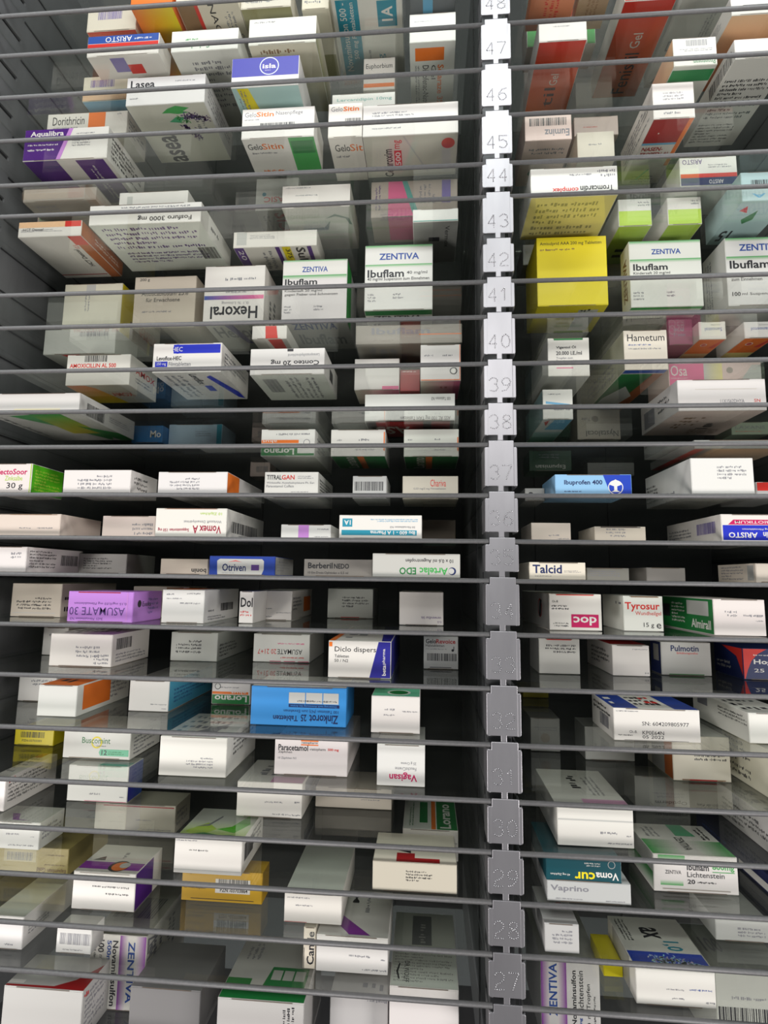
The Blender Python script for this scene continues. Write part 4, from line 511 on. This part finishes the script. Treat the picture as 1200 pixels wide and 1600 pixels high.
('white carton with green leaf curves on its lid, left shelf under number 29', -285.9, -206.9, 15.9, 96.0, -334.7, -296.8, 'w', 'F l .0 .9 .35 .96 gr 1 0;F l .2 .62 .5 .7 dk 1 180;F r 0 .1 1 .12 gw;R b .1 .3 .5 .8 dk;R l .5 .4 .9 .9 dk 3 0;T r 0 0 1 1 wg;T g 0 0 1 .6 li wg v;T p li .05 .2 .3 .5 .5 .3 .3 .05;T p li2 .5 .3 .8 .2 .95 .5 .85 .8 .7 .4;T p gd .1 .1 .35 .18 .6 .12 .9 .16 .6 .08 .3 .1;T p gr .15 .35 .35 .4 .45 .7 .43 .75 .32 .45', {}),
('cream carton with red mark on its lid, left shelf under number 29', -57.5, 33.6, 5.1, 73.1, -334.7, -305.1, 'be', 'F l .4 .35 .72 .75 dk 4 0;T r 0 0 1 1 c;T p dk .25 .4 .45 .6 .45 .3;T r .28 .02 .5 .3 dr;T r .5 .02 .8 .15 dr', {}),  # front painted darker beige for its dimming behind glass, lid left cream
('white carton with green lid and sideways white lettering, left shelf under number 29', -27.9, 38.9, 74.8, 164.8, -334.7, -300.0, 'w', 'F l .3 .55 .5 .65 gr 1 180;F l .7 .55 .98 .62 gr 1 180;F l .3 .4 .5 .48 gr 1 180;T r 0 0 1 1 wg;T r .62 0 1 1 gd;T T .68 .05 .88 .85 w 90 Lorano;T r .52 0 .6 1 or;T r .3 .2 .45 .9 gd;T l .1 .1 .2 .9 gd 2 90', {}),
('white and green carton with green gradient lid, right shelf under number 29', 249.5, 338.3, 35.5, 112.6, -334.7, -296.2, 'w', 'F g .08 .18 .35 .32 gn w v;F g .06 .78 .38 .98 w gn v;F t .14 .48 .33 .58 dk 0 ZENTIVA;F T .4 .6 .66 .78 dk 0 Ibuflam;F T .7 .6 .96 .8 gn 0 800mg;F r .7 .57 .96 .59 gn;F t .4 .42 .84 .56 dk 0 Lichtenstein;F T .4 .24 .49 .36 dk 0 20;F l .52 .25 .78 .33 dk 1 0;T g 0 .0 .4 .45 gn w h;T g .6 .0 1 .45 w gn h;T t .45 .15 .55 .55 dk 270 ZENTIVA;T p gn2 .5 .6 .75 .6 .7 .98 .5 .98;T l .1 .55 .3 .9 gr 3 90;T l .8 .5 .92 .95 dk 2 90;L g 0 0 1 .5 w gn v;F r .1 .08 .9 .1 tp', {}),
('pale carton with cropped black lettering, under the dark teal one, right shelf under number 29', 128.2, 214.2, 4.0, 94.0, -334.7, -314.0, 'gw', 'F T .04 .45 .5 .8 gr 0 Vaprino;F l .1 .12 .5 .2 gr 1 0;F l .7 .1 .98 .2 gr 1 0', {}),
('dark teal carton with white and yellow upside-down lettering, right shelf under number 29', 127.4, 205.3, 4.0, 89.0, -313.8, -290.8, 'dt', 'F T .66 .12 .96 .44 w 180 Voma;F T .38 .12 .65 .42 ye 180 cur;F t .06 .22 .32 .34 w 180 40 mg Zäpfchen;F c .87 .78 .17 gw2;F c .87 .78 .14 dt;F l .5 .65 .72 .85 gw 2 180', {}),
('carton with dark navy side at the photo edge, right shelf under number 29', 372.3, 422.7, 30.0, 201.6, -334.7, -314.7, 'nv4', 'L r .6 .1 .95 .5 w;L l .1 .3 .5 .8 bl 2 0;F r 0 0 1 1 gw', {}),
('dull gold carton with barcode label and upside-down lettering, left shelf under number 28', -568.3, -458.4, 89.3, 179.3, -385.1, -352.0, 'go', 'F r .2 .45 .6 .95 go2;F b .24 .5 .56 .8 gr;F T .75 .1 .98 .28 br 180 Espumisan;F T .62 .1 .73 .28 br 180 Gold;F l .68 .35 .96 .42 br 1 180;F l .7 .7 .95 .78 br 1 180', {}),
('white carton with violet lid band and oval orange emblem, left shelf under number 28', -410.1, -334.4, 25.7, 89.8, -385.1, -343.9, 'w', 'F l .3 .58 .9 .66 dk 1 180;F l .45 .4 .9 .48 dk 1 180;R r 0 0 .65 1 vi;T r 0 .1 1 .35 vi2;T c .62 .22 .16 dk;T c .64 .22 .13 or;T c .7 .26 .08 gw;T p dk .1 .4 .3 .4 .25 .55;T l .5 .5 .6 .8 gr 1 60;F r .1 .96 .9 .98 tp', {}),
('gold carton with white code label, left shelf under number 28', -291.8, -193.1, 55.4, 84.0, -385.1, -350.4, 'go3', 'F r .42 .3 .85 .75 w;F b .46 .5 .82 .75 dk;F T .48 .34 .82 .46 dk 0 PZN -03703864;F t .03 .38 .3 .48 dk 0 60 Weichkapseln;F t .05 .85 .45 .97 dk 0 Espumisan Gold;F r .12 .08 .9 .1 dk', {}),
('white carton with reddish base line and script on its lid, left shelf under number 28', -159.0, -93.5, 26.8, 139.8, -385.1, -353.8, 'w', 'F l .05 .8 .5 .88 gr 1 0;F l .2 .55 .6 .63 gr 1 0;F r 0 0 .4 .04 dr;T l .4 .35 .6 .8 gr 1 90;T l .65 .5 .8 .9 gr 2 60;T r 0 0 1 1 wg', {}),
('small grey white carton with faint rosette on its lid, right shelf under number 28', 124.9, 160.3, 5.2, 75.2, -385.1, -356.7, 'gw', 'F l .2 .3 .8 .8 gr 4 180;T c .6 .5 .25 gw2;T c .65 .5 .12 dr', {}),
('grey carton at the right with faint stamped lines, right shelf under number 28', 315.6, 373.5, 43.9, 103.9, -385.1, -363.9, 'gw', 'F l .4 .2 .9 .7 gr 3 0', {}),
('white carton with italic dosage lettering on its lid, left shelf under number 27', -510.3, -467.0, 26.9, 116.6, -433.7, -398.2, 'w', 'F l .5 .1 .8 .2 gr 1 0;T t .3 .3 .7 .75 dk 60 20 film;T r 0 0 1 1 wg;R l .1 .3 .5 .6 gr 3 0', {}),
('dim white carton with barcode, left shelf under number 27', -425.8, -383.3, 27.2, 52.2, -433.7, -406.7, 'w', 'F b .1 .35 .98 .8 gr;F l .2 .1 .8 .2 gr 1 0', {}),
('narrow pale carton with sideways bold lettering, left shelf under number 27', -136.5, -122.7, 30.1, 90.1, -433.7, -390.7, 'c', 'F T .3 .1 .9 .9 dk 90 Cande;F r 0 0 .1 .5 dk', {}),
('white carton with broad violet curve on its lid, left shelf under number 27', -121.3, -41.1, 28.0, 118.2, -433.7, -396.0, 'w', 'F l .42 .42 .75 .52 gr 1 180;F l .88 .38 .96 .44 gr 1 180;F l .6 .08 .98 .16 gr 1 180;T p vi2 .04 .72 .08 .98 .2 .5 .75 .03 .45 .03 .15 .35;T T .4 .7 .5 .98 dk 90 Mi;T l .6 .5 .7 .98 gr 1 90', {}),
('white carton with royal blue band on its lid, right shelf under number 27', 218.9, 298.4, 13.7, 103.3, -433.7, -399.2, 'w', 'F l .35 .42 .6 .5 gr 1 180;F l .65 .45 .95 .53 bl 1 180;F l .4 .18 .6 .26 gr 1 180;F l .85 .12 .98 .2 gr 1 180;T r 0 0 1 .3 bb2;T s .3 .16 .75 .14 .09 lb2 150;T s .75 .14 .9 .08 .03 lb2 30;T T .55 .34 .8 .52 te 270 1,0;T T .35 .56 .6 .78 dk 270 ax;T l .05 .5 .2 .95 dk 3 90;L r .2 0 .8 1 gw2', {}),
('small yellow carton, right shelf under number 27', 197.4, 218.3, 51.2, 101.2, -433.7, -419.4, 'ye', '', {}),
('large pale carton with red curve on its lid, lowest left shelf', -486.4, -390.3, 30.0, 84.0, -531.8, -474.2, 'gw', 'T p dr 0 0 1 0 1 .8 .8 .3 .6 .08 0 .06;T r .0 .1 .2 .2 w;R l .1 .1 .9 .9 gr 8 0;R l .05 .8 .3 .95 rd 1 0', {}),
('tall carton with purple gradient strip and sideways wordmark, lowest left shelf', -417.8, -345.1, 85.0, 198.8, -531.8, -446.4, 'w', 'F g .53 0 .68 1 vi2 w h;F g .8 0 1 1 w vi2 h;F T .68 .1 .8 .92 bl 270 ZENTIVA;F T .4 .05 .5 .92 dk 270 Novaminsulfon;F T .28 .55 .38 .92 bl 270 500mg;F t .27 .05 .37 .5 dk 270 Lichtenstein;F T .14 .75 .25 .92 dk 270 100;F t .15 .3 .24 .72 dk 270 ml Tropfen;F l .06 .2 .12 .92 dk 1 270;T b .1 .3 .85 .7 gr;T l .2 .02 .9 .12 dk 1 0;R l .05 .1 .7 .9 gr 6 90;R T .02 .3 .2 .95 gr 270 ZENTIVA', {}),
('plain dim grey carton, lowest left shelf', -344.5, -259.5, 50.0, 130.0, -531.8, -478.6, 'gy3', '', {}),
('pale carton with green blister drawing on its lid, lowest left shelf', -228.6, -131.6, 20.0, 124.8, -531.8, -462.2, 'gw', 'F l .75 .5 .95 .95 dk 4 90;T r 0 0 1 .14 gd;T r 0 .0 .3 .3 gd;T p gd .45 .2 .95 .2 .95 .5 .5 .5;T r .52 .3 .64 .45 gw;T r .66 .3 .78 .45 gw;T r .8 .3 .92 .45 gw;T l .1 .6 .3 .9 gr 3 60', {}),
('grey carton with upside-down lettering, lowest left shelf', -107.8, -41.6, 50.0, 110.0, -531.8, -471.6, 'gw', 'F l .6 .9 .98 .98 gr 1 180;T l .3 .1 .9 .5 gr 1 180;F r 0 .42 1 .45 dr', {}),
('white carton with silver-lined lid and black arc emblem, lowest left shelf', -39.0, 36.8, 30.0, 165.0, -531.8, -444.4, 'w', 'T r 0 0 1 1 wg;T l .05 .05 .95 .48 gw2 12 0;T t .2 .05 .28 .3 dk 270 DR.WOLFF;T p dk .12 .08 .14 .08 .11 .17 .14 .27 .12 .27 .08 .17;T r .3 .52 .62 .95 gy;T l .38 .55 .55 .9 gw 1 90', {}),  # grey lid patch with its text row is a painted reflection
('tall carton with purple left strip and sideways wordmark, lowest right shelf', 135.7, 203.8, 90.0, 190.0, -531.8, -440.5, 'w', 'F g 0 0 .16 1 vi2 w h;F g .28 0 .44 1 w vi2 h;F T .14 .3 .28 .92 bl 90 ZENTIVA;F T .52 .2 .6 .85 dk 90 Novaminsulfon;F T .64 .1 .7 .3 bl 90 500mg;F t .63 .35 .72 .85 dk 90 Lichtenstein;F T .77 .1 .84 .25 dk 90 100;F t .77 .3 .85 .7 dk 90 ml Tropfen;F l .88 .1 .93 .7 dk 1 90', {}),
('large dim grey carton with barcode, lowest right shelf', 331.6, 419.2, 86.0, 176.0, -531.8, -442.9, 'gw', 'F b .0 .3 .7 .6 dk;F l .2 .68 .8 .74 gr 1 0;T T .1 .4 .35 .7 gr 0 100', {}),
]
for k, (lab, x0, x1, y0, y1, z0, z1, col, prints, sf) in enumerate(BOXES):
    carton(lab, x0 / 1000, x1 / 1000, y0 / 1000, y1 / 1000, H + z0 / 1000 + .0005, H + z1 / 1000 + .0003, col, prints, sf, random.Random(k * 7 + 3))
